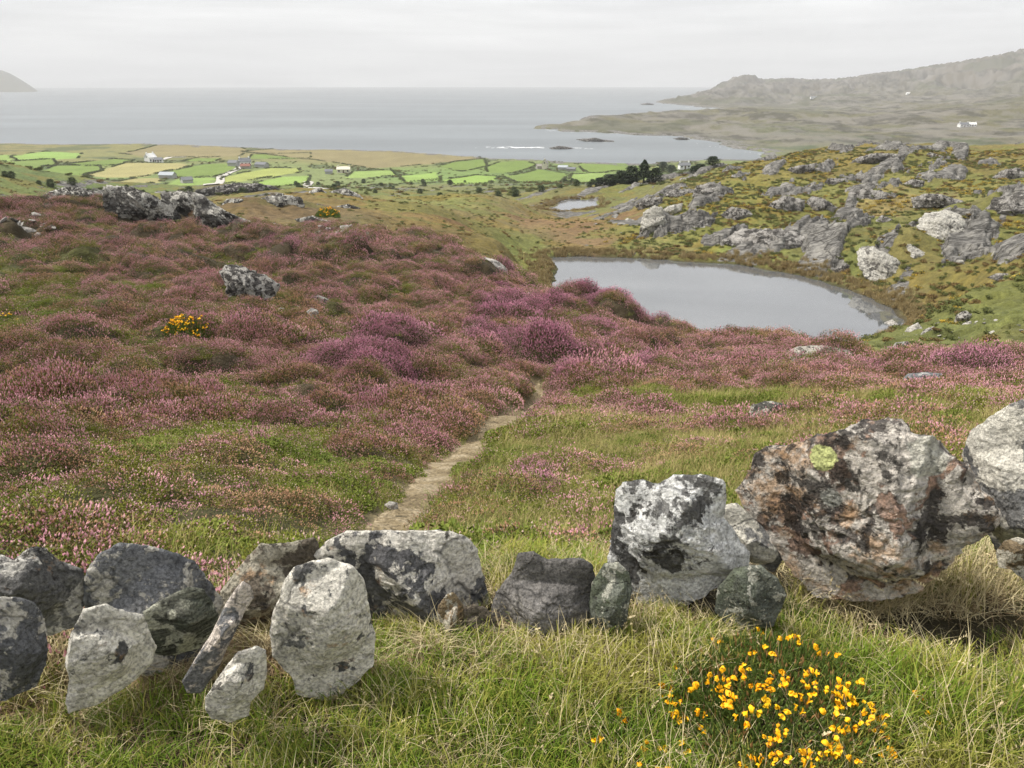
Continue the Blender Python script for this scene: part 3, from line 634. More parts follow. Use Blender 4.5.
# ------------------------------------------------------------------ fields on the coastal plain
GB = (.13, .185, .04); OC = (.28, .25, .11); YG = (.26, .29, .08); BW = (.19, .16, .08)
FIELDS = [('dark hedge round the bright field at the far left above the paler one',GB,[(-60,165),(0,162),(50,159),(54,164),(20,172),(-60,176)]),
 ('dark hedge round the long bright field nearest the left edge',GB,[(-60,192),(0,183),(56,167),(96,166),(100,171),(60,181),(27,187),(-60,200)]),
 ('dark hedge round the thin green strip far left near the sea',(.19,.29,.07),[(13,156),(47,151.5),(80,153),(76,158),(20,160)]),
 ('dark hedge round the ochre field below the white farmhouse',OC,[(86,175),(126,163.5),(179,163.5),(187,166),(143,176),(110,177)]),
 ('dark hedge round the bright field right of the ochre one',GB,[(165,173),(203,164.5),(233,164),(236,170),(213,176),(179,177)]),
 ('dark hedge round the yellow-green field right of the lane',YG,[(219,184),(229,175.5),(269,168.5),(296,168),(299,172),(252,180)]),
 ('dark hedge round the green field left of the white farmhouse',GB,[(66,164),(113,159),(133,160),(112,165),(84,166)]),
 ('dark hedge round the smaller ochre field nearer the hill',OC,[(92,186),(133,178.5),(159,178),(156,182.5),(116,187)]),
 ('dark hedge round the green field right of the yellow-green one',(.20,.29,.07),[(256,183),(282,177),(309,176),(306,184),(272,188)]),
 ('dark hedge round the thin bright strip right of the white farmhouse',GB,[(184,161),(196,157.5),(222,158),(213,161.5)]),
 ('dark hedge round the thin bright strip near the sea right of the farm',GB,[(250,158.5),(254,155.5),(309,156),(309,158.5)]),
 ('dark hedge round the green field between the lane and the ochre field',(.19,.27,.07),[(163,186),(180,178.5),(214,178),(206,188),(173,190)]),
 ('dark wall round the bright field nearest the roofless gable on its left',GB,[(441,167),(455,164.5),(483,163.5),(486,168),(462,171)]),
 ('dark wall round the bright field touching the gable from the left',GB,[(487,168.5),(500,165.8),(523,165),(536,168.5),(513,173),(490,173)]),
 ('dark wall round the bright field below the roofless gable',GB,[(504,176.5),(539,171.5),(566,174.5),(559,182),(519,182.5)]),
 ('dark wall round the small green field right of the cream cottage',(.20,.29,.07),[(400,176),(436,172.5),(440,180),(406,182)]),
 ('dark wall round the green field in the middle of the plain',(.19,.28,.06),[(445,180.5),(476,175.5),(498,177),(488,183.5),(456,184.5)]),
 ('dark wall round the long bright field right of the grey sheds',GB,[(580,168),(600,166),(639,166),(646,170),(612,175),(584,172)]),
 ('dark wall round the green field around the cream cottage',(.21,.29,.08),[(354,171),(390,170),(396,176),(347,178)]),
 ('dark wall round the green field right of the bright one below the gable',(.18,.25,.07),[(573,175),(605,176),(602,182),(567,183)]),
 ('dark hedge round the brown field along the sea at the left',BW,[(124,153),(160,148),(230,149),(245,153),(236,156),(150,156.5)]),
 ('dark hedge round the brown field along the sea in the middle',BW,[(250,154),(320,153),(400,157.5),(470,159.5),(474,163),(420,165),(373,167),(320,160)]),
 ('dark hedge round the wide olive field under the left-hand bright fields',(.14,.20,.06),[(-60,205),(28,189),(62,183),(86,178),(88,186),(60,194)]),
 ('dark hedge round the green strip left behind the ochre field',(.19,.28,.07),[(-60,158),(8,155),(10,160),(-60,163)])]
fpoly = []
for lab, c, pp in FIELDS:
    w = []
    for px, py in pp:
        x, y, z, r = hit_smooth(px, py, 300); w.append((x, y))
    wc = np.mean(w, 0); w = [tuple(wc + (np.array(q) - wc) * 1.07) for q in w]
    fpoly.append((lab, c, w))
LANE = [[(212,190),(216,186),(222,181),(219,178),(223,175),(232,172),(240,168),(244,164)],[(306,182),(311,183),(306,187),(316,191),(326,195)],[(186,157),(170,157),(160,160)]]
lanes = [[hit_smooth(px, py, 250)[:2] for px, py in L] for L in LANE]

# ------------------------------------------------------------------ path from the wall into the heather
PATH = [(336,572,56),(354,548,54),(375,530,50),(393,517,44),(408,508,34),(430,476,38),(452,459,38),(475,444,38),(495,429,36),(511,416,32),(525,405,22),(534,396,17),(538,388,12),(542,378,9)]
pl = []
for px, py, w in PATH:
    x, y, z, r = hit_smooth(px, py, 2.0); pl.append((x, y, w / F * math.hypot(r, z - CZ)))
pl = np.array(pl)
pseg = np.concatenate([[0], np.cumsum(np.hypot(np.diff(pl[:, 0]), np.diff(pl[:, 1])))])
ps = np.linspace(0, pseg[-1], 260); pc = np.stack([np.interp(ps, pseg, pl[:, k]) for k in range(3)], 1)
for k in (0, 1, 2):
    kk = np.ones(15) / 15; pc[7:-7, k] = np.convolve(pc[:, k], kk, 'valid')
def path_d(x, y):
    """distance to the centre line minus the half width"""
    out = np.full(len(x), 9.0); m = (np.hypot(x, y) < 24)
    if m.any():
        d = np.sqrt((x[m][:, None] - pc[None, :, 0]) ** 2 + (y[m][:, None] - pc[None, :, 1]) ** 2) - pc[None, :, 2] * .5
        out[m] = d.min(1)
    return out

PATH_ON = True
for bpx, bpy2, br, bh in ((52, 672, .08, .08), (20, 640, .08, .06), (262, 655, .09, .06), (175, 672, .08, .05), (445, 640, .10, .03), (935, 578, .22, .11), (1010, 565, .2, .08)):
    bx_, by_, bz_, br_ = hit(bpx, bpy2, 1.0); BUMPS.append((bx_, by_, br, bh))
# ------------------------------------------------------------------ the ground sheet
AZ = np.concatenate([np.linspace(-180, -46, 60)[:-1], np.linspace(-46, -36, 60)[:-1], np.linspace(-36, 36, 900), np.linspace(36, 46, 60)[1:], np.linspace(46, 180, 60)[1:]])
LR = np.concatenate([np.linspace(math.log(.15), math.log(2.5), 60)[:-1], np.linspace(math.log(2.5), math.log(30), 420)[:-1], np.linspace(math.log(30), math.log(300), 700)[:-1], np.linspace(math.log(300), math.log(9000), 560)])
aa, ll = np.meshgrid(np.radians(AZ), LR, indexing='ij')
gx = (np.sin(aa) * np.exp(ll)).ravel(); gy = (np.cos(aa) * np.exp(ll)).ravel()
gz = terr(gx, gy); na, nr = aa.shape
GZ = gz.reshape(na, nr)
def cols_for(x, y, z, slope):
    c = zone(x, y); col = np.stack(c[:3], 1)
    r = np.hypot(x, y)
    far_ = sstep(70, 110, r)
    n = fbm2(x / 1.1, y / 1.1, 41, 4); n2 = fbm2(x / 6, y / 6, 43, 4); n3 = fbm2(x / 45, y / 45, 44, 5)
    col = col * (1 + .5 * (n2[:, None] - .5) + .5 * (n[:, None] - .5))
    nr_ = sstep(4.2, 2.8, r)[:, None]; col = col * (1 - nr_) + np.array([.045, .036, .018]) * nr_  # near soil painted dark brown to deepen the shade between grass blades
    pe_ = sstep(.22, .02, path_d(x, y) + .25 * (fbm2(x / .2, y / .2, 83, 3) - .5))[:, None]; col = col * (1 - pe_) + np.array([.17, .135, .08]) * pe_
    # bracken, gorse and grass mottling away from the heather
    t1 = sstep(.56, .62, fbm2(x / 7, y / 5, 45, 5)) * far_ * (1 - sstep(320, 420, r))
    col = col * (1 - .5 * t1[:, None]) + np.array([.17, .125, .03]) * (.5 * t1)[:, None]
    t2 = sstep(.55, .6, fbm2(x / 9, y / 6, 46, 5)) * far_ * (1 - sstep(320, 420, r))
    col = col * (1 - .5 * t2[:, None]) + np.array([.12, .135, .035]) * (.5 * t2)[:, None]
    # scrub, walls and rushes on the plain
    sc_ = sstep(.53, .6, fbm2(x / 26, y / 40, 47, 5)) * sstep(250, 330, r) * (1 - sstep(1000, 1300, r))
    col = col * (1 - .7 * sc_[:, None]) + np.array([.055, .075, .035]) * (.7 * sc_)[:, None]
    m = r > 280
    jx = x[m] + (fbm2(x[m] / 12, y[m] / 12, 48, 3) - .5) * 5; jy = y[m] + (fbm2(x[m] / 12, y[m] / 12, 49, 3) - .5) * 8
    cm = col[m]
    for k, (lab, fc, w) in enumerate(fpoly):
        wa = np.array(w); bb = (jx > wa[:, 0].min() - 9) & (jx < wa[:, 0].max() + 9) & (jy > wa[:, 1].min() - 9) & (jy < wa[:, 1].max() + 9)
        if not bb.any(): continue
        sd = poly_sd(w, jx[bb], jy[bb]); t = sstep(1.5, -1.5, sd)[:, None] * .93
        v = (1 + .35 * (fbm2(jx[bb] / 14, jy[bb] / 22, 50 + k, 4) - .5))[:, None]
        cm[bb] = cm[bb] * (1 - t) + np.array(fc) * v * t
    col[m] = cm
    # far moor: rock and bracken mottle
    fm = sstep(800, 1000, r) * sstep(0.02, .1, np.arctan2(x, y))
    g1 = sstep(.5, .6, fbm2(x / 70, y / 110, 61, 6, .6))[:, None] * fm[:, None]
    col = col * (1 - .6 * g1) + np.array([.20, .18, .165]) * .6 * g1
    g3 = sstep(.5, .56, fbm2(x / 34, y / 60, 68, 5, .6))[:, None] * fm[:, None]
    col = col * (1 - .7 * g3) + np.array([.04, .036, .024]) * .7 * g3
    g4 = sstep(.52, .57, fbm2(x / 13, y / 26, 69, 4, .6))[:, None] * fm[:, None]
    col = col * (1 - .5 * g4) + np.array([.19, .175, .155]) * .5 * g4
    g2 = sstep(.58, .66, fbm2(x / 150, y / 190, 67, 5))[:, None] * fm[:, None]
    col = col * (1 - .6 * g2) + np.array([.10, .105, .05]) * .45 * g2
    dk = 1 - .2 * sstep(800, 1000, r) * sstep(0.02, .1, np.arctan2(x, y)); col = col * dk[:, None] * [1., 1.03, .97]
    # rock
    kn = sstep(75, 120, r) * (1 - sstep(330, 430, r)) * sstep(R(2), R(9), np.arctan2(x, y))
    lh = sstep(85, 110, r) * (1 - sstep(230, 280, r)) * (1 - sstep(R(-14), R(-9), np.arctan2(x, y)))
    mid = sstep(150, 200, r) * (1 - sstep(420, 520, r)) * .6
    rk = rock_field(x, y) + .12 * np.clip(slope - .15, 0, 1)
    rock = sstep(.588, .615, rk + .05 * (n2 - .5)) * np.clip(kn + lh + mid, 0, 1)
    sdc = np.full_like(r, 99.); mc_ = r > 500; sdc[mc_] = shore_sd(x[mc_], y[mc_]); coast = sstep(30, 6, sdc)
    rock = np.maximum(rock, coast * .9 * sstep(.3, .5, fbm2(x / 9, y / 9, 72, 3)))
    # peaty margin of the lough
    e = np.zeros_like(r); mm = (r > 60) & (r < 150)
    e[mm] = sstep(.4, .05, z[mm] - LZ) * (poly_sd(lough, x[mm], y[mm]) < 1.5)
    col = col * (1 - .75 * e[:, None]) + np.array([.03, .024, .018]) * .75 * e[:, None]
    rock *= 1 - e
    return col, rock
dzr = np.gradient(GZ, axis=1) / (np.gradient(np.exp(ll), axis=1) + 1e-9)
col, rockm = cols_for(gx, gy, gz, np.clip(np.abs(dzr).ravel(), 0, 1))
i, j = np.meshgrid(np.arange(na - 1), np.arange(nr - 1), indexing='ij'); i = i.ravel(); j = j.ravel()
quads = np.column_stack([i * nr + j, (i + 1) * nr + j, (i + 1) * nr + j + 1, i * nr + j + 1])[:, ::-1]
m = NT('moor_ground'); pos = position(m)
cA = m.n('ShaderNodeAttribute', {'attribute_name': 'col'}); rA = m.n('ShaderNodeAttribute', {'attribute_name': 'rock'}, out=2)
fn = m.noise(pos, 9, 5, .7); fn2 = m.noise(pos, 1.3, 6, .68)
c = m.mix(.8, cA, m.ramp(fn, [(.3, (.62, .6, .6)), (.7, (1.35, 1.36, 1.4))]), 'MULTIPLY')
c = m.mix(.8, c, m.ramp(fn2, [(.35, (.66, .66, .66)), (.65, (1.35, 1.3, 1.3))]), 'MULTIPLY')
rs_ = m.n('ShaderNodeMapping', Vector=pos, Rotation=(.25, .3, -.98), Scale=(.3, 1.5, 1.8))
rn = m.noise(rs_, 1.6, 8, .75); vk = m.n('ShaderNodeTexVoronoi', {'feature': 'DISTANCE_TO_EDGE'}, Vector=m.n('ShaderNodeMapping', Vector=pos, Rotation=(0, 0, -.98), Scale=(.25, .9, .8)), Scale=.7); rcol = m.ramp(rn, [(.36, (.03, .028, .025)), (.5, (.12, .115, .105)), (.68, (.27, .26, .24))])
rcol = m.mix(m.ramp(m.noise(pos, .35, 6, .7), [(.5, 0), (.62, .55)]), rcol, (.36, .345, .31))
rcol = m.mix(m.ramp(vk, [(0, .85), (.06, 0)]), rcol, (.02, .018, .015))
rth = m.math('ADD', rA, m.math('MULTIPLY', m.math('SUBTRACT', m.noise(pos, .8, 5, .7), .5), 1.3))
rmask = m.ramp(rth, [(.46, 0), (.54, 1)])
c = m.mix(rmask, c, rcol)
nrm = m.bump(m.math('ADD', fn2, m.math('MULTIPLY', rn, rmask)), .8, .35)
ground_mat = m.finish(c, .95, m.bump(fn, .7, .06, nrm))
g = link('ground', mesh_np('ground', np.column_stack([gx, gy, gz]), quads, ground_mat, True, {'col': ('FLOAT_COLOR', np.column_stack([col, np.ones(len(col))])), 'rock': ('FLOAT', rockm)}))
tag(g, kind='structure')

# path
nw = 17; tt = np.linspace(-1, 1, nw)
tang = np.gradient(pc[:, :2], axis=0); tang /= np.linalg.norm(tang, axis=1, keepdims=True); nn = np.stack([tang[:, 1], -tang[:, 0]], 1)
wj = pc[:, 2] * (.60 + .30 * (fbm2(ps / .22, ps * 0, 81, 4) - .5) * 2)
X = pc[:, None, 0] + nn[:, None, 0] * wj[:, None] * tt; Y = pc[:, None, 1] + nn[:, None, 1] * wj[:, None] * tt
Zp = terr(X, Y).ravel() + .022 - .02 * np.tile(np.abs(tt) ** 4, len(ps)) * 2 + .012 * (fbm2(X.ravel() / .12, Y.ravel() / .12, 82, 3) - .5)
i, j = np.meshgrid(np.arange(len(ps) - 1), np.arange(nw - 1), indexing='ij'); i = i.ravel(); j = j.ravel()
m = NT('trodden_earth'); pos = position(m)
a_ = m.noise(pos, 3.5, 5, .65); b_ = m.noise(pos, 38, 4, .7)
c = m.ramp(a_, [(.3, (.10, .075, .04)), (.5, (.21, .165, .095)), (.68, (.31, .26, .175))])
c = m.mix(.85, c, m.ramp(b_, [(.35, (.35, .34, .31)), (.62, (1.6, 1.6, 1.65))]), 'MULTIPLY')
pmat = m.finish(c, .95, m.bump(b_, .9, .02, m.bump(a_, .5, .06)))
tag(link('path', mesh_np('path', np.column_stack([X.ravel(), Y.ravel(), Zp]), np.column_stack([i * nw + j, (i + 1) * nw + j, (i + 1) * nw + j + 1, i * nw + j + 1]), pmat)), kind='structure')

# lanes
m = NT('lane_surface'); lane_mat = m.finish(m.ramp(m.noise(position(m), .5, 4), [(.35, (.34, .32, .29)), (.65, (.5, .48, .44))]), .9)
for L in lanes:
    L = np.array(L); s = np.concatenate([[0], np.cumsum(np.hypot(*np.diff(L, axis=0).T))]); q = np.linspace(0, s[-1], 70)
    P = np.stack([np.interp(q, s, L[:, k]) for k in (0, 1)], 1); P[3:-3] = np.stack([np.convolve(P[:, k], np.ones(7) / 7, 'valid') for k in (0, 1)], 1)
    tg = np.gradient(P, axis=0); tg /= np.linalg.norm(tg, axis=1, keepdims=True); nn = np.stack([tg[:, 1], -tg[:, 0]], 1)
    t5 = np.linspace(-1, 1, 5) * 2.4
    X = P[:, None, 0] + nn[:, None, 0] * t5; Y = P[:, None, 1] + nn[:, None, 1] * t5
    i, j = np.meshgrid(np.arange(69), np.arange(4), indexing='ij'); i = i.ravel(); j = j.ravel()
    tag(link('lane', mesh_np('lane', np.column_stack([X.ravel(), Y.ravel(), terr(X, Y).ravel() + .35]), np.column_stack([i * 5 + j, (i + 1) * 5 + j, (i + 1) * 5 + j + 1, i * 5 + j + 1]), lane_mat)), kind='structure')

# ------------------------------------------------------------------ water
def water_mat(name, base, rough, scale, bs, bd, stretch=(1, 1, 1), ior=1.6, streak=None):
    m = NT(name); pos = position(m); mp = m.n('ShaderNodeMapping', Vector=pos, Scale=stretch)
    n1 = m.noise(mp, scale, 4, .6); n2 = m.noise(mp, scale * .13, 3, .5)
    nb = m.bump(m.math('ADD', n1, m.math('MULTIPLY', n2, 2)), bs, bd)
    c = tuple(base)
    rg = rough
    if streak:
        sk = m.noise(m.n('ShaderNodeMapping', Vector=pos, Scale=streak), 1, 4, .55)
        c = m.mix(m.ramp(sk, [(.38, 0), (.62, 1)]), tuple(x * .85 for x in base), tuple(x * 1.15 for x in base))
    return m.finish(c, rg, nb, **{'IOR': ior, 'Specular IOR Level': .5})
def disc(name, pts, z, mat):
    P = np.array(pts); c = P.mean(0); n = len(P)
    V = np.vstack([[0, 0, 0], np.column_stack([P - c, np.zeros(n)])]); k = np.arange(n)
    o = link(name, mesh_np(name, V, np.column_stack([np.zeros(n, int), 1 + k, 1 + (k + 1) % n]), mat, False), loc=(c[0], c[1], z)); tag(o, kind='structure'); return o
def grow(poly, k):
    P = np.array(poly); c = P.mean(0); return c + (P - c) * k
disc('lough_water', grow(lough, 1.10), LZ, water_mat('lough_surface', (.095, .10, .105), .035, 2.2, .06, .008, ior=3.5, stretch=(1, 1.6, 1)))
disc('pond_water', grow(pond, 1.25), PZ, water_mat('pond_surface', (.12, .13, .14), .1, 2, .2, .03, ior=2.2))
ang = np.linspace(0, 2 * math.pi, 96, endpoint=False)
disc('sea', np.column_stack([np.cos(ang), np.sin(ang)]) * 12500, 0, water_mat('sea_surface', (.135, .152, .162), .45, .12, .5, .7, ior=1.4, stretch=(1, 2, 1), streak=(.0016, .006, 1)))

# ------------------------------------------------------------------ stones of the broken wall
WM = {
 'grey': rock_mat('schist_dark_grey', (.12, .125, .135), (.31, .315, .325), (.62, .59, .52), .36, 11, size=.4, seed=1, strata=(.3, .5, .2)),
 'greyspeck': rock_mat('schist_speckled', (.12, .12, .12), (.33, .325, .31), (.70, .67, .60), .62, 10, .14, .12, size=.4, seed=2, strata=(.2, .2, .4)),
 'white': rock_mat('stone_crusted_white', (.10, .10, .10), (.27, .27, .26), (.84, .80, .70), .86, 8, .05, .08, size=.4, seed=3),
 'patchy': rock_mat('stone_white_patches', (.12, .12, .12), (.30, .30, .295), (.72, .69, .60), .60, 8, .0, .05, size=.4, seed=4, strata=(.1, .6, .2)),
 'layer': rock_mat('stone_layered', (.10, .105, .09), (.33, .33, .27), (.60, .60, .48), .5, 5, size=.3, seed=5, strata=(0, 1.1, 0), strata_k=16, s_amt=.9, green=.35),
 'slab': rock_mat('stone_slab_half_white', (.13, .13, .135), (.30, .305, .31), (.80, .71, .62), .55, 6, size=.3, seed=6, strata=(0, .6, 0), strata_k=.3, s_amt=.7),
 'brown': rock_mat('stone_brown', (.10, .085, .065), (.33, .28, .22), (.50, .46, .36), .38, 6, .05, .42, size=.4, seed=7, strata=(1.2, .2, 0)),
 'blotch': rock_mat('stone_blotched', (.09, .09, .095), (.27, .27, .275), (.80, .76, .67), .66, 10, .10, .18, size=.5, seed=8, strata=(.1, .35, 0)),
 'greyL': rock_mat('stone_plain_grey', (.13, .125, .12), (.34, .325, .31), (.50, .47, .40), .22, 8, size=.4, seed=9, strata=(.2, 1.0, 0), s_amt=.6),
 'greyG': rock_mat('stone_greenish', (.09, .10, .085), (.21, .225, .19), (.5, .5, .42), .40, 8, .08, size=.25, seed=10, green=.6),
 'bw': rock_mat('stone_black_white', (.07, .068, .066), (.25, .25, .245), (.84, .84, .81), .72, 10, .50, .0, size=.5, seed=12, strata=(.3, .2, .5), strata_k=5),
 'tan': rock_mat('stone_tan', (.16, .12, .07), (.36, .28, .18), (.6, .56, .46), .5, 7, .05, .4, size=.2, seed=13),
}
pinkrock = dict(dark=(.05, .044, .04), mid=(.21, .19, .175), lichen=(.66, .61, .54), l_amt=.66, l_scale=12, black=.60, orange=1.0, pink=(.62, .40, .29), size=.65, seed=14, strata=(.1, .25, .3), strata_k=5)
WALL = [
 ('low rough stone with a tan-topped peak at the left edge, behind dead grass', [(-22,562),(-10,556),(2,555),(14,560),(31,547),(46,548),(57,560),(70,566),(83,570),(84,590),(78,612),(50,618),(10,620),(-25,615)], 2.00, 'greyspeck', .45, .06, 1, .5),
 ('grey stone in the lower left corner, half hidden by dead brown grass', [(-40,606),(-10,598),(15,597),(36,603),(45,622),(47,655),(35,678),(5,690),(-40,690)], 1.72, 'grey', .45, .06, 2, .4),
 ('large smooth dark grey boulder, broadest on the left', [(84,600),(84,580),(88,570),(99,554),(120,543),(149,546),(178,554),(195,561),(205,574),(212,586),(222,600),(219,625),(200,645),(143,650),(95,625)], 1.98, 'grey', .42, .05, 3, .2),
 ('big leaning stone crusted with white lichen below the dark boulder', [(83,609),(106,604),(126,612),(143,615),(149,632),(156,646),(152,663),(135,680),(100,703),(69,713),(66,703),(70,680),(66,663),(71,635)], 1.63, 'white', .40, .05, 4, .3),
 ('layered wedge-shaped stone with a black hollow beneath it', [(143,612),(163,599),(189,587),(203,589),(211,600),(219,617),(212,634),(198,648),(172,655),(155,654),(148,638),(145,622)], 1.82, 'layer', .5, .05, 5, 1.2),
 ('long narrow slab leaning to the right, grey on top and white at its foot', [(243,581),(251,586),(254,597),(243,615),(229,643),(218,669),(201,693),(187,693),(182,681),(195,660),(212,635),(226,603),(237,587)], 1.67, 'slab', .55, .03, 6, .5),
 ('small white-topped stone, lowest in the wall', [(206,697),(217,680),(229,663),(238,652),(256,646),(266,650),(267,672),(263,689),(250,701),(249,715),(230,722),(212,718),(205,709)], 1.59, 'white', .55, .05, 7, .9),
 ('brown stone leaning behind the tall white one', [(221,592),(244,562),(260,544),(286,543),(313,538),(319,546),(315,570),(300,600),(285,630),(262,640),(235,633),(222,616)], 2.05, 'brown', .45, .06, 8, .6),
 ('tall cream-white stone standing in the grass, largest white face in the wall', [(293,568),(313,560),(329,558),(353,566),(364,580),(367,600),(374,636),(371,656),(356,669),(333,685),(313,683),(297,680),(293,667),(273,650),(270,633),(273,616),(280,598),(284,582)], 1.73, 'white', .48, .045, 9, .2),
 ('long flat-topped stone with white blotches above the dry grass', [(314,555),(329,541),(346,531.5),(392,531),(446,531.5),(465,536),(476,550),(483,573),(488,607),(468,609),(446,618),(412,616),(375,612),(345,600),(322,572)], 2.03, 'blotch', .45, .05, 10, .4),
 ('small tan rough stone at the right foot of the long blotched one', [(436,622),(438,606),(446,595),(454,592),(462,603),(466,618),(460,640),(440,640)], 1.90, 'tan', .6, .07, 11, .3),
 ('small brown stone between the tan one and the plain grey slab', [(463,610),(474,604),(486,608),(496,620),(497,638),(480,645),(464,636)], 1.90, 'brown', .6, .07, 12, .3),
 ('plain grey slab set low between the blotched stone and the narrow upright one', [(496,592),(512,573),(518,553),(534,551),(547,560),(580,558),(592,566),(596,585),(592,610),(582,636),(554,646),(509,640),(490,615)], 1.96, 'greyL', .4, .05, 13, .7),
 ('narrow greenish-grey upright stone wedged beside the black and white boulder', [(592,584),(604,564),(618,562),(629,573),(632,589),(626,611),(612,630),(591,631),(588,610)], 1.94, 'greyG', .6, .05, 14, .5),
 ('squarish black and white crusted boulder', [(617,492),(625,484),(644,482),(657,486),(676,476),(705,475.5),(725,482.5),(726,500),(723,518),(738,540),(750,553),(747,567),(721,580),(702,594),(676,606),(655,612),(637,607),(628,585),(610,562),(612,537),(616,518)], 2.12, 'bw', .48, .075, 15, .5),
 ('slanting grey slab with pale blotches between the two biggest boulders', [(720,506),(737,503),(760,524),(779,540),(785,554),(775,572),(750,572),(744,550),(732,534),(723,521)], 2.30, 'patchy', .6, .04, 16, .6),
 ('low greenish stone in front of the slanting slab', [(718,588),(735,568),(760,565),(778,579),(786,595),(772,615),(735,617),(716,605)], 2.02, 'greyG', .5, .05, 17, .3),
 ('huge pink, black and white lichened boulder, biggest in the photo', [(738,491),(744,480),(752,470),(757,456),(768,448),(790,444),(802,441),(812,436),(827,433),(848,428),(866,424),(888,421),(899,423),(906,428),(912,437),(931,439),(943,448),(952,457),(968,467),(973,482),(988,497),(1000,513),(994,528),(978,540),(960,548),(944,566),(920,586),(880,594),(840,597),(815,592),(797,572),(780,550),(766,530),(748,512)], 2.30, 'pinkrock', .42, .085, 18, .6),
 ('tall grey boulder with a pale top at the right edge of the photo', [(963,455),(971,432),(986,421),(1001,410),(1020,401),(1045,396),(1075,420),(1085,480),(1070,535),(1030,548),(1004,534),(980,500)], 2.48, 'patchy', .5, .06, 19, .7),
 ('small pale stone in dry grass below the boulder at the right edge', [(996,552),(1004,541),(1018,537),(1034,542),(1040,556),(1018,564),(1000,562)], 2.28, 'tan', .6, .05, 20, .2),
]
foot = []; foot2 = []
for lab, ol, r0, mk, th, ro, sd, stt in WALL:
    big = sd in (18,)
    mat = WM.get(mk)
    pl_ = 0. if sd in (4, 5, 6, 7, 16) else 1.
    if sd in (1, 3, 8, 10, 11, 12, 13, 14, 17, 19, 20): ol = sink(ol, .22)
    if sd == 9: ol = sink(ol, .1)
    if sd == 2: ol = sink(ol, .1)
    o, size, org = make_rock('boulder', ol, r0, mat, th, 0, sd, 220 if big else 170, 64 if big else 50, ro, 10, stt * .3, plant=pl_ * .8)
    if mk == 'pinkrock':
        def loc(px, py):                                   # where a lichen rosette grows on this boulder
            d = ray(px, py); vs = np.array([v.co for v in o.data.vertices]) + org
            cam = np.array([0, 0, CZ]); dn = d / np.linalg.norm(d); rel = vs - cam; t = rel @ dn; off = np.linalg.norm(rel - t[:, None] * dn, axis=1)
            k = np.where(off < .03)[0]; k = k[np.argmin(t[k])]; return tuple(vs[k] - org)
        sp = [(loc(812, 458) + (.042, (.62, .66, .28))), (loc(940, 460) + (.062, (.66, .64, .55))), (loc(833, 508) + (.032, (.36, .36, .32)))]
        o.data.materials.append(rock_mat('stone_pink_black', spot=sp, **pinkrock))
    tag(o, lab, 'boulder', 'stones of the tumbled field wall')
    O = np.array(ol); lo, hi = O[:, 0].min(), O[:, 0].max()
    foot.append((lo, hi, r0 - th * size * .55, r0 + th * size * .8))

# ------------------------------------------------------------------ outcrops
OM = {
 'ridge': rock_mat('ridge_rock', (.08, .075, .07), (.26, .25, .23), (.60, .58, .52), .50, 8, .25, size=2.2, seed=21, strata=(.2, .9, .2), strata_k=5, s_amt=.8),
 'ridged': rock_mat('ridge_rock_dark', (.05, .046, .042), (.15, .14, .13), (.4, .38, .35), .38, 8, .2, size=3, seed=22, strata=(.2, 1.2, .2), strata_k=5, s_amt=.8),
 'pale': rock_mat('pale_rock', (.18, .17, .16), (.36, .345, .32), (.58, .55, .5), .7, 8, .1, size=.6, seed=23),
 'hill': rock_mat('hillside_rock', (.05, .047, .043), (.19, .18, .17), (.46, .44, .4), .55, 9, .25, size=.7, seed=24, strata=(.3, .8, 0), strata_k=6, s_amt=.8),
 'bluegrey': rock_mat('blue_grey_stone', (.16, .17, .18), (.27, .285, .30), (.45, .45, .43), .3, 6, size=.5, seed=25),
 'dark': rock_mat('dark_stone', (.06, .06, .055), (.16, .155, .14), (.55, .53, .46), .42, 6, .1, size=.3, seed=26, strata_k=8),
 'knoll': rock_mat('knoll_rock', (.09, .084, .078), (.23, .22, .205), (.42, .40, .37), .58, 9, .2, size=4, seed=27, strata=(.2, .65, .2), strata_k=6, s_amt=.9),
 'slab': rock_mat('pale_slab_rock', (.18, .17, .155), (.38, .365, .33), (.56, .54, .48), .8, 7, .12, size=5, seed=28, strata=(.3, .8, .2), strata_k=7, s_amt=.8),
 'pave': rock_mat('pavement_rock', (.14, .13, .11), (.30, .28, .245), (.46, .43, .37), .7, 10, .2, size=.9, seed=29, strata=(.1, .3, .2), strata_k=5, s_amt=.8),
}
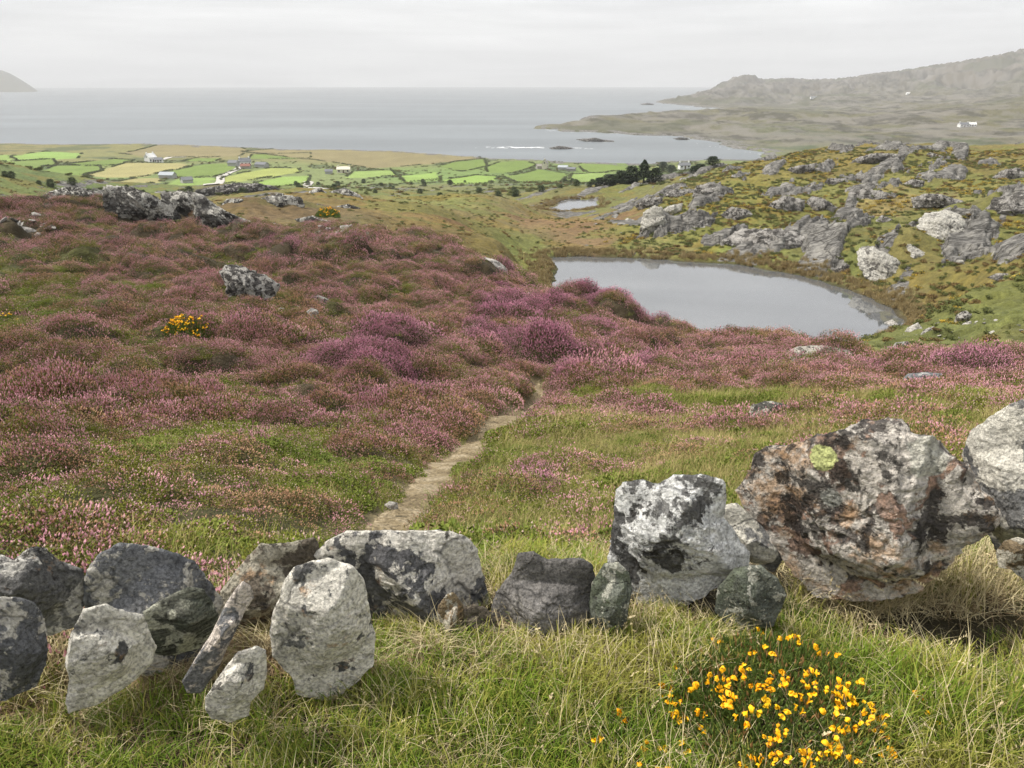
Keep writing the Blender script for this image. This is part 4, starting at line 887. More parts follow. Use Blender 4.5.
for k, (rec, r0) in enumerate(placed):
    nm, lab, grp, ol, rmin, mk, lean, thick, bsh = rec
    O = np.array(ol, float); ext = np.ptp(O[:, 0]); c = O.mean(0)
    if ext > 40 and mk == 'hill': O = O + [0, -6]; c = O.mean(0); O = c + (O - c) * 1.3
    if mk == 'slab' and ext > 25: O = O + [0, -5]; c = O.mean(0); O = c + (O - c) * 1.15
    if lab.startswith('long pale'): r0 *= .84
    if mk == 'ridge' and r0 < 75: O = O + [0, -5]; c = O.mean(0)
    O = c + (O - c) * (1.24 if mk == 'ridge' and r0 < 75 else 1.06); O[:, 1] += .04 * np.ptp(O[:, 1])
    N = 120 if ext > 25 else 64
    sz = ext / F * r0
    if r0 < 75:
        aa_ = [az_s(p_[0], p_[1])[0] for p_ in O]; dl = max(aa_) - min(aa_); fr = .45 if r0 < 12 else (1.4 if r0 < 35 else 3.0)
        foot2.append((min(aa_) + dl * .08, max(aa_) - dl * .08, r0 - fr, r0 + sz * .6))
    if r0 < 95 and nm == 'boulder': O = c + (O - c) * 1.2; O[:, 1] -= .25 * np.ptp(O[:, 1])
    o, size, org = make_rock(nm, [tuple(p) for p in O], r0, OM[mk], thick, lean, 40 + k, N, 34 if ext > 25 else 18, .16 if mk not in ('slab', 'pale', 'pave', 'bluegrey') else .09, 9, 1.6 if mk in ('slab', 'knoll', 'ridge') else .4, sdir=(.75, .25, .75))
    tag(o, lab, 'rock outcrop' if nm == 'rock_outcrop' else 'boulder', grp)

# ------------------------------------------------------------------ plant source meshes
def sprigs(n, Rr, Hh_, spike_w, spike_l, bloom, seed, spread=1., leafn=3, flat=2.0, lean=.5):
    rs = np.random.RandomState(seed); V = []; T = []; fl = []; rn = []
    for k in range(n):
        rad = Rr * math.sqrt(rs.rand()); th = rs.rand() * 6.283; u = rad / Rr
        top = Hh_ * (1 - u ** flat * .85) * rs.uniform(.72, 1.08)
        base = np.array([rad * math.cos(th), rad * math.sin(th), 0]); out = np.array([math.cos(th), math.sin(th), 0])
        d = out * u * lean + rs.normal(0, .22, 3); d[2] = 1; d /= np.linalg.norm(d)
        tip = base + d * top; tip[2] = max(tip[2], .02)
        a = np.cross(d, [1, .3, 0]); a /= np.linalg.norm(a); b = np.cross(d, a); q = rs.rand()
        isf = 1.0 if rs.rand() < bloom else 0.0
        L = spike_l * rs.uniform(.6, 1.3); w = spike_w * rs.uniform(.6, 1.3)
        i0 = len(V)
        lo = tip - d * L
        V += [lo, lo + d * L * .45 + a * w, lo + d * L * .45 - a * w * .6 + b * w, lo + d * L * .45 - a * w * .6 - b * w, tip]
        T += [(i0, i0 + 2, i0 + 1), (i0, i0 + 3, i0 + 2), (i0, i0 + 1, i0 + 3), (i0 + 4, i0 + 1, i0 + 2), (i0 + 4, i0 + 2, i0 + 3), (i0 + 4, i0 + 3, i0 + 1)]
        fl += [isf * .6] + [isf] * 4; rn += [q] * 5
        for m_ in range(leafn):
            t = rs.uniform(.25, .85); c = base + (lo - base) * t; e = rs.normal(0, 1, 3); e /= np.linalg.norm(e); e2 = np.cross(e, d)
            s = spike_w * rs.uniform(1.2, 2.4); i0 = len(V); c = c + e * s
            V += [c + e * s, c - e * s * .6 + e2 * s * .6, c - e2 * s * .5 + d * s * 1.2]; T.append((i0, i0 + 1, i0 + 2)); fl += [0] * 3; rn += [rs.rand()] * 3
    return np.array(V), np.array(T), fl, rn
def blades(n, Rr, l0, l1, w, seed, curl=.5, seedhead=0., lean0=.12, segs=4):
    rs = np.random.RandomState(seed); V = []; Fq = []; rn = []; fl = []
    for k in range(n):
        rad = Rr * math.sqrt(rs.rand()); th = rs.rand() * 6.283; p = np.array([rad * math.cos(th), rad * math.sin(th), -.02])
        az = rs.rand() * 6.283; L = rs.uniform(l0, l1); o = np.array([math.cos(az), math.sin(az), 0]); side = np.array([-math.sin(az), math.cos(az), 0])
        ang = abs(rs.normal(lean0, .2)); cu = abs(rs.normal(curl, .3)); q = rs.rand(); ww = w * rs.uniform(.6, 1.3); i0 = len(V)
        tw = rs.uniform(-.8, .8)
        for s in range(segs + 1):
            t = s / segs; wd = ww * (1 - t ** 1.6) * .5 + ww * .06
            sd2 = side * math.cos(tw * t) + o * math.sin(tw * t)
            V += [p - sd2 * wd, p + sd2 * wd]; rn += [q, q]; fl += [0, 0]
            an = ang + cu * t * t * 1.6; p = p + (o * math.sin(an) + np.array([0, 0, math.cos(an)])) * L / segs
        for s in range(segs):
            Fq.append((i0 + 2 * s, i0 + 2 * s + 1, i0 + 2 * s + 3, i0 + 2 * s + 2))
        if rs.rand() < seedhead:
            for m_ in range(9):
                c = p - (o * math.sin(an) + np.array([0, 0, math.cos(an)])) * L * .022 * m_; e = rs.normal(0, .45, 3); e[2] = abs(e[2]) + .8; e /= np.linalg.norm(e)
                s_ = .0045; i1 = len(V); V += [c, c + e * s_ + side * .002, c + e * s_ * 1.9, c + e * s_ - side * .002]; Fq.append((i1, i1 + 1, i1 + 2, i1 + 3)); rn += [q] * 4; fl += [.5] * 4
    return np.array(V), np.array(Fq), fl, rn
def leafball(n, Rr, Hh_, s, seed, lump=.35, fl_share=0., solid=.5):
    rs = np.random.RandomState(seed); C = []
    lobes = [(rs.normal(0, .4, 3) * [Rr, Rr, 0] + [0, 0, Hh_ * rs.uniform(.3, .62)], rs.uniform(.4, .62)) for _ in range(9)]
    V = []; T = []; fl = []; rn = []
    for k in range(n):
        c0, rr = lobes[rs.randint(len(lobes))]; d = rs.normal(0, 1, 3); d /= np.linalg.norm(d); q = rs.uniform(solid, 1.05)
        c = c0 + d * rr * q * [Rr, Rr, Hh_ * .75]; c[2] = max(c[2], 0)
        e = rs.normal(0, 1, 3); e /= np.linalg.norm(e); e2 = np.cross(e, d + .01); e2 /= np.linalg.norm(e2); z = s * rs.uniform(.5, 1.4); i0 = len(V)
        V += [c - e * z, c + e2 * z * .6, c + e * z, c - e2 * z * .6]; T.append((i0, i0 + 1, i0 + 2, i0 + 3)); f = 1. if (rs.rand() < fl_share and c[2] > Hh_ * .3) else 0.; fl += [f] * 4; rn += [rs.rand()] * 4
    return np.array(V), np.array(T), fl, rn
def src(name, data, mat, smooth=False):
    V, Fc, fl, rn = data
    return bpy.data.objects.new(name, mesh_np(name, V, Fc, mat, smooth, {'fl': ('FLOAT', fl), 'rnd': ('FLOAT', rn)}))
def src_col(name, objs):
    c = bpy.data.collections.new(name)
    for o in objs: c.objects.link(o)
    return c
def scatter(name, coll, P, rot, scl, idx, label=None):
    me = bpy.data.meshes.new(name); P = np.asarray(P, np.float32)
    me.vertices.add(len(P)); me.vertices.foreach_set('co', P.ravel())
    for k, ty, arr in (('rot', 'FLOAT_VECTOR', rot), ('scl', 'FLOAT_VECTOR', scl), ('idx', 'INT', idx)):
        at = me.attributes.new(k, ty, 'POINT'); at.data.foreach_set('vector' if ty != 'INT' else 'value', np.asarray(arr, np.int32 if ty == 'INT' else np.float32).ravel())
    o = link(name, me); tag(o, label, kind='stuff')
    ng = bpy.data.node_groups.new(name, 'GeometryNodeTree')
    ng.interface.new_socket('Geometry', in_out='INPUT', socket_type='NodeSocketGeometry'); ng.interface.new_socket('Geometry', in_out='OUTPUT', socket_type='NodeSocketGeometry')
    gi = ng.nodes.new('NodeGroupInput'); go = ng.nodes.new('NodeGroupOutput'); ip = ng.nodes.new('GeometryNodeInstanceOnPoints'); ci = ng.nodes.new('GeometryNodeCollectionInfo')
    ci.inputs['Collection'].default_value = coll; ci.inputs['Separate Children'].default_value = True; ci.inputs['Reset Children'].default_value = True
    def na_(nm, ty):
        n = ng.nodes.new('GeometryNodeInputNamedAttribute'); n.data_type = ty; n.inputs['Name'].default_value = nm; return n.outputs[0]
    L = ng.links.new
    L(gi.outputs[0], ip.inputs['Points']); L(ci.outputs[0], ip.inputs['Instance']); ip.inputs['Pick Instance'].default_value = True
    L(na_('idx', 'INT'), ip.inputs['Instance Index']); L(na_('rot', 'FLOAT_VECTOR'), ip.inputs['Rotation']); L(na_('scl', 'FLOAT_VECTOR'), ip.inputs['Scale']); L(ip.outputs[0], go.inputs[0])
    md = o.modifiers.new('scatter', 'NODES'); md.node_group = ng
    return o
def cand(n, r0, r1, azd=(-41, 41)):
    a = np.radians(RS.uniform(azd[0], azd[1], n)); r = np.sqrt(RS.uniform(r0 * r0, r1 * r1, n)); return r * np.sin(a), r * np.cos(a)
def in_rock(x, y, pad=0.):
    m0 = np.zeros(len(x), bool); rr_ = np.hypot(x, y); az_ = np.arctan2(x, y)
    for a0, a1, ra, rb in foot2: m0 |= (az_ > a0) & (az_ < a1) & (rr_ > ra) & (rr_ < rb)
    r = np.hypot(x, y); z = np.full_like(x, CZ - 1.6); px, py, d = project(x, y, z); m = np.zeros(len(x), bool)
    for lo, hi, ra, rb in foot: m |= (px > lo + pad) & (px < hi - pad) & (r > ra + .04) & (r < rb)
    return m | m0

hm_pink = plant_mat('heather_pink', (.05, .06, .016), (.17, .16, .04), (.42, .16, .20), (.68, .38, .42), .8)
hm_mag = plant_mat('heather_magenta', (.04, .045, .016), (.12, .11, .035), (.38, .14, .21), (.66, .34, .43), .8)
hm_brown = plant_mat('heather_brown', (.055, .055, .02), (.16, .12, .045), (.28, .14, .08), (.58, .36, .22), .8)
hm_green = plant_mat('heath_green', (.06, .09, .010), (.25, .25, .035), (.38, .24, .21), (.58, .42, .37), .8)
g_gold = plant_mat('moor_grass_gold', (.17, .16, .035), (.50, .41, .19), None, None, .8)
g_green = plant_mat('moor_grass_green', (.07, .12, .012), (.26, .28, .05), None, None, .8)
g_moss = plant_mat('moss_green', (.08, .12, .015), (.22, .25, .04), None, None, .8)
hc = src_col('heather_sources', [
 src('a0', sprigs(170, .24, .26, .0055, .035, .80, 1), hm_pink), src('a1', sprigs(170, .24, .28, .0055, .038, .72, 2), hm_pink),
 src('a2', sprigs(170, .24, .27, .0055, .036, .85, 3), hm_mag), src('a3', sprigs(170, .24, .24, .0055, .034, .7, 4), hm_brown),
 src('a4', sprigs(170, .24, .22, .0055, .030, .22, 5), hm_green)])
gc = src_col('moor_grass_sources', [
 src('b0', blades(80, .16, .06, .19, .004, 11, .7), g_gold), src('b1', blades(80, .16, .05, .16, .004, 12, .7), g_green),
 src('b2', sprigs(200, .2, .10, .006, .022, 0, 13, leafn=4), g_moss)])

def cover_points(n, r0, r1, s0, s1):
    x, y = cand(n, r0, r1); r = np.hypot(x, y)
    pd = path_d(x, y); c = zone(x, y); he = c[3] + .14 * (np.arctan2(x, y) > 0) * (c[3] < .5); ma = c[4]; gr = c[5]
    n1 = fbm2(x / .9, y / .9, 91, 3); n2 = fbm2(x / 3.0, y / 3.0, 92, 4); n3 = fbm2(x / 1.6, y / 1.6, 93, 3)
    d1, q1 = voro(x, y, .75, 400); d2, q2 = voro(x, y, 1.7, 410); d3, q3 = voro(x, y, 4.2, 420)
    cq = np.where(r < 9, q1, np.where(r < 30, .35 * q1 + .65 * q2, .5 * q2 + .5 * q3)); dm = np.where(r < 9, d1, np.where(r < 30, d2, d3))
    ph = he * .92 + .75 * (cq - .5) + .7 * (n2 - .5) + .35 * (n1 - .5) - .8 * np.clip(dm - .42, 0, 1)
    isH = ph > .43 + .07 * sstep(R(-8), R(-16), np.arctan2(x, y))
    z = terr(x, y); wr2 = np.interp(np.degrees(np.arctan2(x, y)), [-50, -35, -10, 0, 10, 20, 35], [2.15, 2.15, 2.25, 2.35, 2.5, 2.75, 2.95]); ok = (r > wr2) & (pd > np.where(r > 8, .13, .035)) & ~in_rock(x, y) & (z > LZ + .35)
    s = RS.uniform(s0, s1, n) * (.75 + .6 * n1)
    return x, y, z, r, ok, isH, ma, gr, n1, n2, n3, s, pd, he, q1, q2, dm
HP = []; HR = []; HS = []; HI = []; GP = []; GR_ = []; GS = []; GI = []
for n, r0, r1, s0, s1 in [(3900, 2.15, 7.5, .42, .75), (9000, 7.5, 17, .6, 1.1), (13000, 17, 34, .85, 1.5), (20000, 34, 78, 1.0, 1.9)]:
    x, y, z, r, ok, isH, ma, gr, n1, n2, n3, s, pd, he, q1, q2, dm = cover_points(n, r0, r1, s0, s1)
    ok &= ~((r > 30) & (np.arctan2(x, y) > R(7)))
    bare = (r > 28) & (he < .12); ok &= ~bare
    u = (.75 * RS.rand(n) + 1.7 * np.where(r < 9, q1, q2) + .9 * n2) % 1.0; mag = (ma + .5 * (n3 - .5) + .5 * (q2 - .5)) > .63
    idx = np.where(mag, 2, np.where(u < .30, 0, np.where(u < .50, 1, np.where(u < .74, 3, 4))))
    idx = np.where((r < 7.5) & (idx < 3) & (RS.rand(n) < .45), 4, idx)
    k = ok & isH
    hfl = s[k] * (.55 + .7 * np.clip(he[k], 0, 1) * n3[k] * 1.3) * np.clip(1.25 - .7 * dm[k], .5, 1.2) * np.where(r[k] < 6, .7, 1)
    edge = 1 - .55 * np.exp(-np.maximum(pd[k], 0) / .15)
    HP.append(np.stack([x, y, z - .03], 1)[k]); HR.append(np.stack([RS.normal(0, .12, k.sum()), RS.normal(0, .12, k.sum()), RS.rand(k.sum()) * 6.28], 1))
    HS.append(np.stack([s[k] * edge, s[k] * edge, hfl * edge], 1)); HI.append(idx[k])
    k = ok & ~isH
    # between the heather: green heath, moss, and grass
    u = .5 * RS.rand(n) + .5 * n3; az = np.arctan2(x, y); right = sstep(R(-4), R(4), az) * (r < 27)
    hk = k & (u < .55 - .25 * right)
    HP.append(np.stack([x, y, z - .03], 1)[hk]); HR.append(np.stack([RS.normal(0, .12, hk.sum()), RS.normal(0, .12, hk.sum()), RS.rand(hk.sum()) * 6.28], 1))
    ss = s[hk]; HS.append(np.stack([ss, ss, ss * .7], 1)); HI.append(np.where(RS.rand(hk.sum()) < .8, 4, np.where(RS.rand(hk.sum()) < .5, 3, 0)))
    gk = k & (pd > .05 - .12 * RS.rand(n) ** 3) & (u > .25)
    u2 = RS.rand(n); gold = u2 < (.1 + .42 * right + .9 * (n2 - .5))
    gi_ = np.where(gold, 0, np.where(u2 < .78, 1, 2)); ss = s * (1.25 if r1 > 10 else 1.3)
    ss = np.where(gi_ == 2, ss * 1.1, ss)
    GP.append(np.stack([x, y, z - .02], 1)[gk]); GR_.append(np.stack([RS.normal(0, .1, gk.sum()), RS.normal(0, .1, gk.sum()), RS.rand(gk.sum()) * 6.28], 1))
    GS.append(np.stack([ss, ss, ss * (1 - .25 * (1 - right))], 1)[gk]); GI.append(gi_[gk])
# extra grass tufts among everything on the right terrace
for n, r0, r1, s0, s1 in [(3600, 3.0, 9, .6, 1.0), (4500, 9, 27, .8, 1.4)]:
    x, y = cand(n, r0, r1, (-9, 41)); c = zone(x, y); keep = (RS.rand(n) < np.clip(c[5] + (fbm2(x / 2, y / 2, 95, 3) - .5), .03, 1)) & (path_d(x, y) > .1) & ~in_rock(x, y)
    x, y = x[keep], y[keep]; s = RS.uniform(s0, s1, len(x)) * .9
    GP.append(np.stack([x, y, terr(x, y) - .02], 1)); GR_.append(np.stack([RS.normal(0, .15, len(x)), RS.normal(0, .15, len(x)), RS.rand(len(x)) * 6.28], 1)); GS.append(np.stack([s, s, s * .8], 1)); GI.append((RS.rand(len(x)) > .55).astype(int))
scatter('heather', hc, np.vstack(HP), np.vstack(HR), np.vstack(HS), np.concatenate(HI))
scatter('moor_grass', gc, np.vstack(GP), np.vstack(GR_), np.vstack(GS), np.concatenate(GI))

# foreground grass
fg_g = plant_mat('grass_green', (.03, .08, .005), (.23, .31, .025), None, None, 2.5)
fg_y = plant_mat('grass_yellowing', (.11, .13, .015), (.44, .41, .09), None, None, 2.5)
fg_d = plant_mat('grass_straw', (.34, .27, .13), (.70, .61, .38), (.5, .4, .25), (.6, .5, .3), 2.5)
fg_b = plant_mat('grass_dead_brown', (.13, .085, .045), (.38, .27, .15), None, None, 2.5)
fc = src_col('grass_sources', [
 src('c0', blades(38, .06, .04, .15, .0044, 21, .8), fg_g), src('c1', blades(40, .06, .05, .17, .004, 22, .8), fg_g), src('c2', blades(34, .06, .06, .18, .004, 23, .8), fg_y),
 src('c3', blades(11, .06, .14, .28, .0024, 24, .45, .35, .4), fg_d), src('c4', blades(70, .08, .05, .14, .0028, 25, 1.4, 0, .9), fg_b),
 src('c5', blades(24, .07, .08, .24, .0026, 26, .8, 0, .7), fg_d)])
GORSE = hit(778, 722, 1.2); n = 11500; x, y = cand(n, .75, 3.3, (-50, 50)); r = np.hypot(x, y); pxx, pyy, _ = project(x, y, np.full(n, CZ - 1.6))
n1 = fbm2(x / .25, y / .25, 96, 3); n2 = fbm2(x / .6, y / .6, 97, 3)
ok = ~in_rock(x, y, 4) & (path_d(x, y) > .02) & (RS.rand(n) < sstep(1.16, .92, r / np.interp(np.degrees(np.arctan2(x, y)), [-50, -30, -8, 0, 10, 20, 40], [2.15, 2.15, 2.25, 2.4, 2.55, 2.8, 3.2])))
ok &= (np.hypot((x - GORSE[0]) / .25, (y - GORSE[1]) / .2) > 1) | (RS.rand(n) < .25)
def near_px(cx, cy, rx, ry): return np.exp(-((pxx - cx) / rx) ** 2 - ((pyy - cy) / ry) ** 2)
dry = 1.8 * near_px(950, 600, 140, 60) + .75 * near_px(700, 590, 90, 30) + .7 * near_px(530, 625, 60, 25)
brown = 1.2 * near_px(50, 660, 45, 55) + .9 * near_px(540, 630, 50, 22) + .8 * near_px(60, 610, 40, 20) + .9 * near_px(280, 670, 40, 20) + .6 * near_px(870, 600, 60, 20)
u = RS.rand(n); v = RS.rand(n)
idx = np.where(v < brown * .8, 4, np.where(v < brown * .8 + .13 + dry * .35, np.where(u < .35, 3, 5), np.where(u < .32, 0, np.where(u < .58, 1, np.where(u < .82, 2, 4)))))
idx = np.where((idx < 2) & (n1 + .4 * (n2 - .5) > .6), 2, idx)
wr_ = np.interp(np.degrees(np.arctan2(x, y)), [-50, -35, -10, 0, 10, 20, 35], [1.6, 1.62, 1.85, 1.95, 2.05, 2.15, 2.35])
hs = (1 - .5 * sstep(wr_ - .4, wr_ - .08, r)) * (.46 + .66 * n2) * RS.uniform(.8, 1.2, n) * (1 + .25 * near_px(950, 620, 130, 90)) * (1 - .25 * near_px(150, 720, 200, 60))
k = ok
ex_ = []
def strip(n, x0, y0, x1, y1, jit, kinds, s0, s1):
    for k in range(n):
        t = RS.rand(); px = x0 + (x1 - x0) * t + RS.normal(0, jit); py = y0 + (y1 - y0) * t + RS.normal(0, jit * .5)
        gx_, gy_, gz_, gr_ = hit(px, py, 1.0, None, 4); ex_.append((gx_, gy_, gz_, RS.choice(kinds), RS.uniform(s0, s1)))
strip(26, 60, 716, 160, 706, 5, (0, 2, 4, 5), .5, .85); strip(14, 150, 700, 200, 705, 5, (0, 1, 4), .5, .8); strip(22, 195, 722, 268, 726, 5, (0, 1, 2, 5), .5, .8)
strip(26, 285, 694, 372, 690, 4, (0, 1, 2, 4), .5, .8); strip(60, -10, 700, 62, 700, 6, (4, 4, 5, 2), .6, 1.0); strip(40, 45, 640, 66, 690, 7, (4, 4, 5), .6, 1.0)
strip(40, 372, 630, 500, 650, 4, (4, 5, 2, 5), .35, .6); strip(46, 495, 658, 600, 652, 4, (4, 4, 5, 5, 2), .35, .6); strip(40, 600, 640, 790, 632, 5, (0, 2, 5, 3), .4, .7); strip(70, 790, 605, 1010, 590, 7, (2, 5, 3, 4), .6, 1.1)
strip(60, 830, 612, 1022, 598, 9, (3, 3, 5), .9, 1.5); strip(24, 255, 640, 290, 650, 4, (4, 5), .5, .8); strip(60, 150, 685, 285, 655, 9, (4, 4, 4, 5), .5, .9)  # last strip: dead grass, its brown also standing in for shadow between stones
ex_ = np.array(ex_); x = np.concatenate([x, ex_[:, 0]]); y = np.concatenate([y, ex_[:, 1]]); idx = np.concatenate([idx, ex_[:, 3].astype(int)]); hs = np.concatenate([hs, ex_[:, 4]]); k = np.concatenate([k, np.ones(len(ex_), bool)]); n = len(x)
scatter('grass', fc, np.stack([x, y, terr(x, y)], 1)[k], np.stack([RS.normal(0, .12, n), RS.normal(.08, .15, n), RS.rand(n) * 6.28], 1)[k], np.stack([hs * .5 + .5, hs * .5 + .5, hs], 1)[k], idx[k])

# shrubs and tussocks of the middle distance
s_rust = plant_mat('bracken_rust', (.08, .055, .02), (.20, .13, .04), None, None, .15)
s_olive = plant_mat('low_shrub_olive', (.05, .065, .018), (.14, .15, .04), None, None, .15)
s_green = plant_mat('low_shrub_green', (.06, .075, .018), (.18, .19, .05), None, None, .15)
s_ochre = plant_mat('dwarf_gorse', (.10, .09, .02), (.20, .15, .03), (.42, .28, .03), (.55, .38, .04), .15)
s_reed = plant_mat('rushes', (.15, .11, .05), (.36, .28, .13), None, None, .3)
mc = src_col('shrub_sources', [
 src('d0', leafball(260, .5, .42, .055, 31), s_rust), src('d1', leafball(260, .5, .4, .055, 32), s_olive), src('d2', leafball(260, .5, .4, .055, 33), s_green),
 src('d3', leafball(260, .5, .42, .05, 34, fl_share=.5), s_ochre), src('d4', blades(70, .4, .3, .75, .03, 35, .4, segs=3), s_reed), src('d5', blades(60, .5, .15, .4, .03, 36, .6, segs=3), g_gold)])
MP = []; MR = []; MS = []; MI = []
def add_m(x, y, z, s, idx, zs=1.):
    n = len(x); MP.append(np.stack([x, y, z - .05], 1)); MR.append(np.stack([RS.normal(0, .1, n), RS.normal(0, .1, n), RS.rand(n) * 6.28], 1)); MS.append(np.stack([s, s, s * zs], 1)); MI.append(idx)
n = 15000; x, y = cand(n, 38, 250, (3, 40)); z = terr(x, y); r = np.hypot(x, y)
sdl = poly_sd(lough, x, y); t1 = fbm2(x / 7, y / 5, 45, 5); t2 = fbm2(x / 9, y / 6, 46, 5); t3 = fbm2(x / 10, y / 7, 98, 4)
ok = (z > LZ + .3) & (sdl > 1.5) & (RS.rand(n) < .25 + sstep(.42, .58, np.maximum(t1, t3))) & (rock_field(x, y) < .585 + .03 * RS.rand(n)) & ~((r < 60) & (np.arctan2(x, y) < R(20)))
marsh = (np.arctan2(x, y) < R(8)); ok &= ~(marsh & (RS.rand(n) < .9))
u = RS.rand(n); idx = np.where(t3 > .56, np.where(u < .35, 3, np.where(u < .6, 0, 1)), np.where(t1 > .56, np.where(u < .35, 0, 1), np.where(u < .35, 1, np.where(u < .8, 2, np.where(u < .85, 5, 0)))))
add_m(x[ok], y[ok], z[ok], (RS.uniform(.7, 1.7, n) * (.6 + .6 * t1) * sstep(20, 120, r + 30))[ok], idx[ok], .8)
n = 9000; x, y = cand(n, 42, 240, (-36, 8)); z = terr(x, y); r = np.hypot(x, y); sdl = poly_sd(lough, x, y); t1 = fbm2(x / 7, y / 5, 45, 5)
ok = (z > LZ - 3) & (sdl > 1.2) & (poly_sd(pond, x, y) > 1.5) & (RS.rand(n) < .2 + sstep(.45, .6, t1))
u = RS.rand(n); idx = np.where(u < .3, 0, np.where(u < .6, 5, np.where(u < .9, 1, 2)))
add_m(x[ok], y[ok], z[ok], RS.uniform(.5, 1.1, n)[ok], idx[ok], .6)
# rushes round the water
for poly, zz, cnt in ((lough, LZ, 3000), (pond, PZ, 500)):
    P = np.array(poly); k = RS.randint(0, len(P), cnt * 3); t = RS.rand(cnt * 3)[:, None]; q = P[k] * (1 - t) + P[(k + 1) % len(P)] * t + RS.normal(0, 1.9, (cnt * 3, 2))
    sd = poly_sd(poly, q[:, 0], q[:, 1]); q = q[(sd > .3) & (sd < 5) & (RS.rand(len(sd)) < .5)]
    zt = terr(q[:, 0], q[:, 1]); add_m(q[:, 0], q[:, 1], zt, RS.uniform(.6, 1.3, len(q)), np.where(RS.rand(len(q)) < .75, 4, 0), .9)
# scrub down to the plain
n = 9000; x, y = cand(n, 230, 700, (-37, 14)); z = terr(x, y); t1 = fbm2(x / 26, y / 40, 47, 5)
ok = (RS.rand(n) < .08 + .92 * sstep(.5, .6, t1)) & (z > 1)
for lab, fcc, w in fpoly: ok &= poly_sd(w, x, y) > 1
add_m(x[ok], y[ok], z[ok], RS.uniform(1.2, 3.2, n)[ok], np.where(RS.rand(n) < .6, 1, np.where(RS.rand(n) < .5, 2, 0))[ok], .8)
scatter('shrub_cover', mc, np.vstack(MP), np.vstack(MR), np.vstack(MS), np.concatenate(MI))

# loose scree among the heather and round the flat pavement
def pebbles(seed):
    rs = np.random.RandomState(seed); ic = []
    for k in range(14):
        d = rs.normal(0, 1, 3); ic.append(d / np.linalg.norm(d) * [1, .7, .4] * rs.uniform(.7, 1.1))
    import bmesh
    bm = bmesh.new(); [bm.verts.new(v) for v in ic]; bmesh.ops.convex_hull(bm, input=bm.verts); bmesh.ops.triangulate(bm, faces=bm.faces)
    bm.verts.ensure_lookup_table(); used = [v for v in bm.verts if v.link_faces]; mp = {v: i for i, v in enumerate(used)}
    V = np.array([v.co for v in used]); Fc = np.array([[mp[v] for v in f.verts] for f in bm.faces]); bm.free(); return V, Fc, np.zeros(len(V)), np.full(len(V), rs.rand())
sm = NT('scree_stone'); sinst = sm.n('ShaderNodeObjectInfo', out=5)
scree = sm.finish(sm.mix(sm.noise(position(sm), 14, 4, .7), sm.ramp(sinst, [(0, (.12, .11, .10)), (1, (.42, .40, .36))]), (.25, .24, .22)), .95)
pcx = src_col('pebble_sources', [src('e%d' % k, pebbles(k), scree) for k in range(4)])
PP = []; PSs = []
def peb(n, pxa, pxb, pya, pyb, rmin, s0, s1):
    for k in range(n):
        px = RS.uniform(pxa, pxb); py = RS.uniform(pya, pyb); x, y, z, r = hit_smooth(px, py, rmin, 120); PP.append((x, y, float(terr(np.array([x]), np.array([y]))[0]) + .0)); PSs.append(RS.uniform(s0, s1))
peb(160, 318, 368, 234, 247, 35, .10, .38); peb(70, 780, 862, 344, 372, 15, .05, .16); peb(300, 350, 548, 378, 545, 3, .006, .032)
peb(60, 880, 1020, 325, 362, 30, .05, .2); peb(20, 0, 60, 226, 240, 40, .1, .4)
ppd = path_d(np.array([p[0] for p in PP]), np.array([p[1] for p in PP])); keep = [i for i in range(len(PP)) if not (230 <= i < 530) or ppd[i] < 0]
PP = np.array(PP)[keep]; PSs = np.array(PSs)[keep]; n = len(PP); PP[:, 2] += PSs * .2
scatter('scree', pcx, PP, RS.rand(n, 3) * [.6, .6, 6.28], np.stack([PSs] * 3, 1), RS.randint(0, 4, n))

# ------------------------------------------------------------------ gorse and single heather bushes
gorse_m = plant_mat('gorse_spines', (.05, .085, .014), (.17, .24, .05), (.30, .16, .06), (.40, .24, .10), 6)
ym = NT('gorse_petal'); yinst = ym.n('ShaderNodeObjectInfo', out=5)
petal_mat = ym.finish(ym.mix(yinst, (.80, .35, .003), (.86, .52, .012)), .6)
def flower_mesh(name, seed, s=.011):
    rs = np.random.RandomState(seed); V = []; Fc = []
    def petal(dirv, up, L, w, cup):
        d = np.array(dirv, float); d /= np.linalg.norm(d); u = np.array(up, float); sd = np.cross(d, u); sd /= np.linalg.norm(sd); u = np.cross(sd, d); i0 = len(V)
        for a in range(5):
            t = a / 4; wd = w * math.sin(math.pi * (.12 + .8 * t)) ; c = d * L * t + u * cup * math.sin(math.pi * t) * L
            for b in (-1, 0, 1): V.append(c + sd * wd * b + u * (-.35 * abs(b)) * w)
        for a in range(4):
            for b in range(2):
                k = i0 + a * 3 + b; Fc.append((k, k + 1, k + 4, k + 3))
    for k in range(3):
        o = rs.normal(0, .5, 3); ax = np.array([o[0], o[1], 1.0])
        off = len(V); petal(ax + [.5, 0, 0], (0, 0, 1), 1.5 * s, .62 * s, .25); petal(ax + [-.3, .35, 0], (1, 0, 0), 1.2 * s, .4 * s, .3); petal(ax + [-.3, -.35, 0], (1, 0, .2), 1.2 * s, .4 * s, .3)
        for q in range(off, len(V)): V[q] = V[q] + np.array([o[0] * 1.2 * s, o[1] * 1.2 * s, rs.uniform(-.4, .4) * s])
    return mesh_np(name, np.array(V), np.array(Fc), petal_mat)
fm_ = [flower_mesh('flower', k) for k in range(4)]
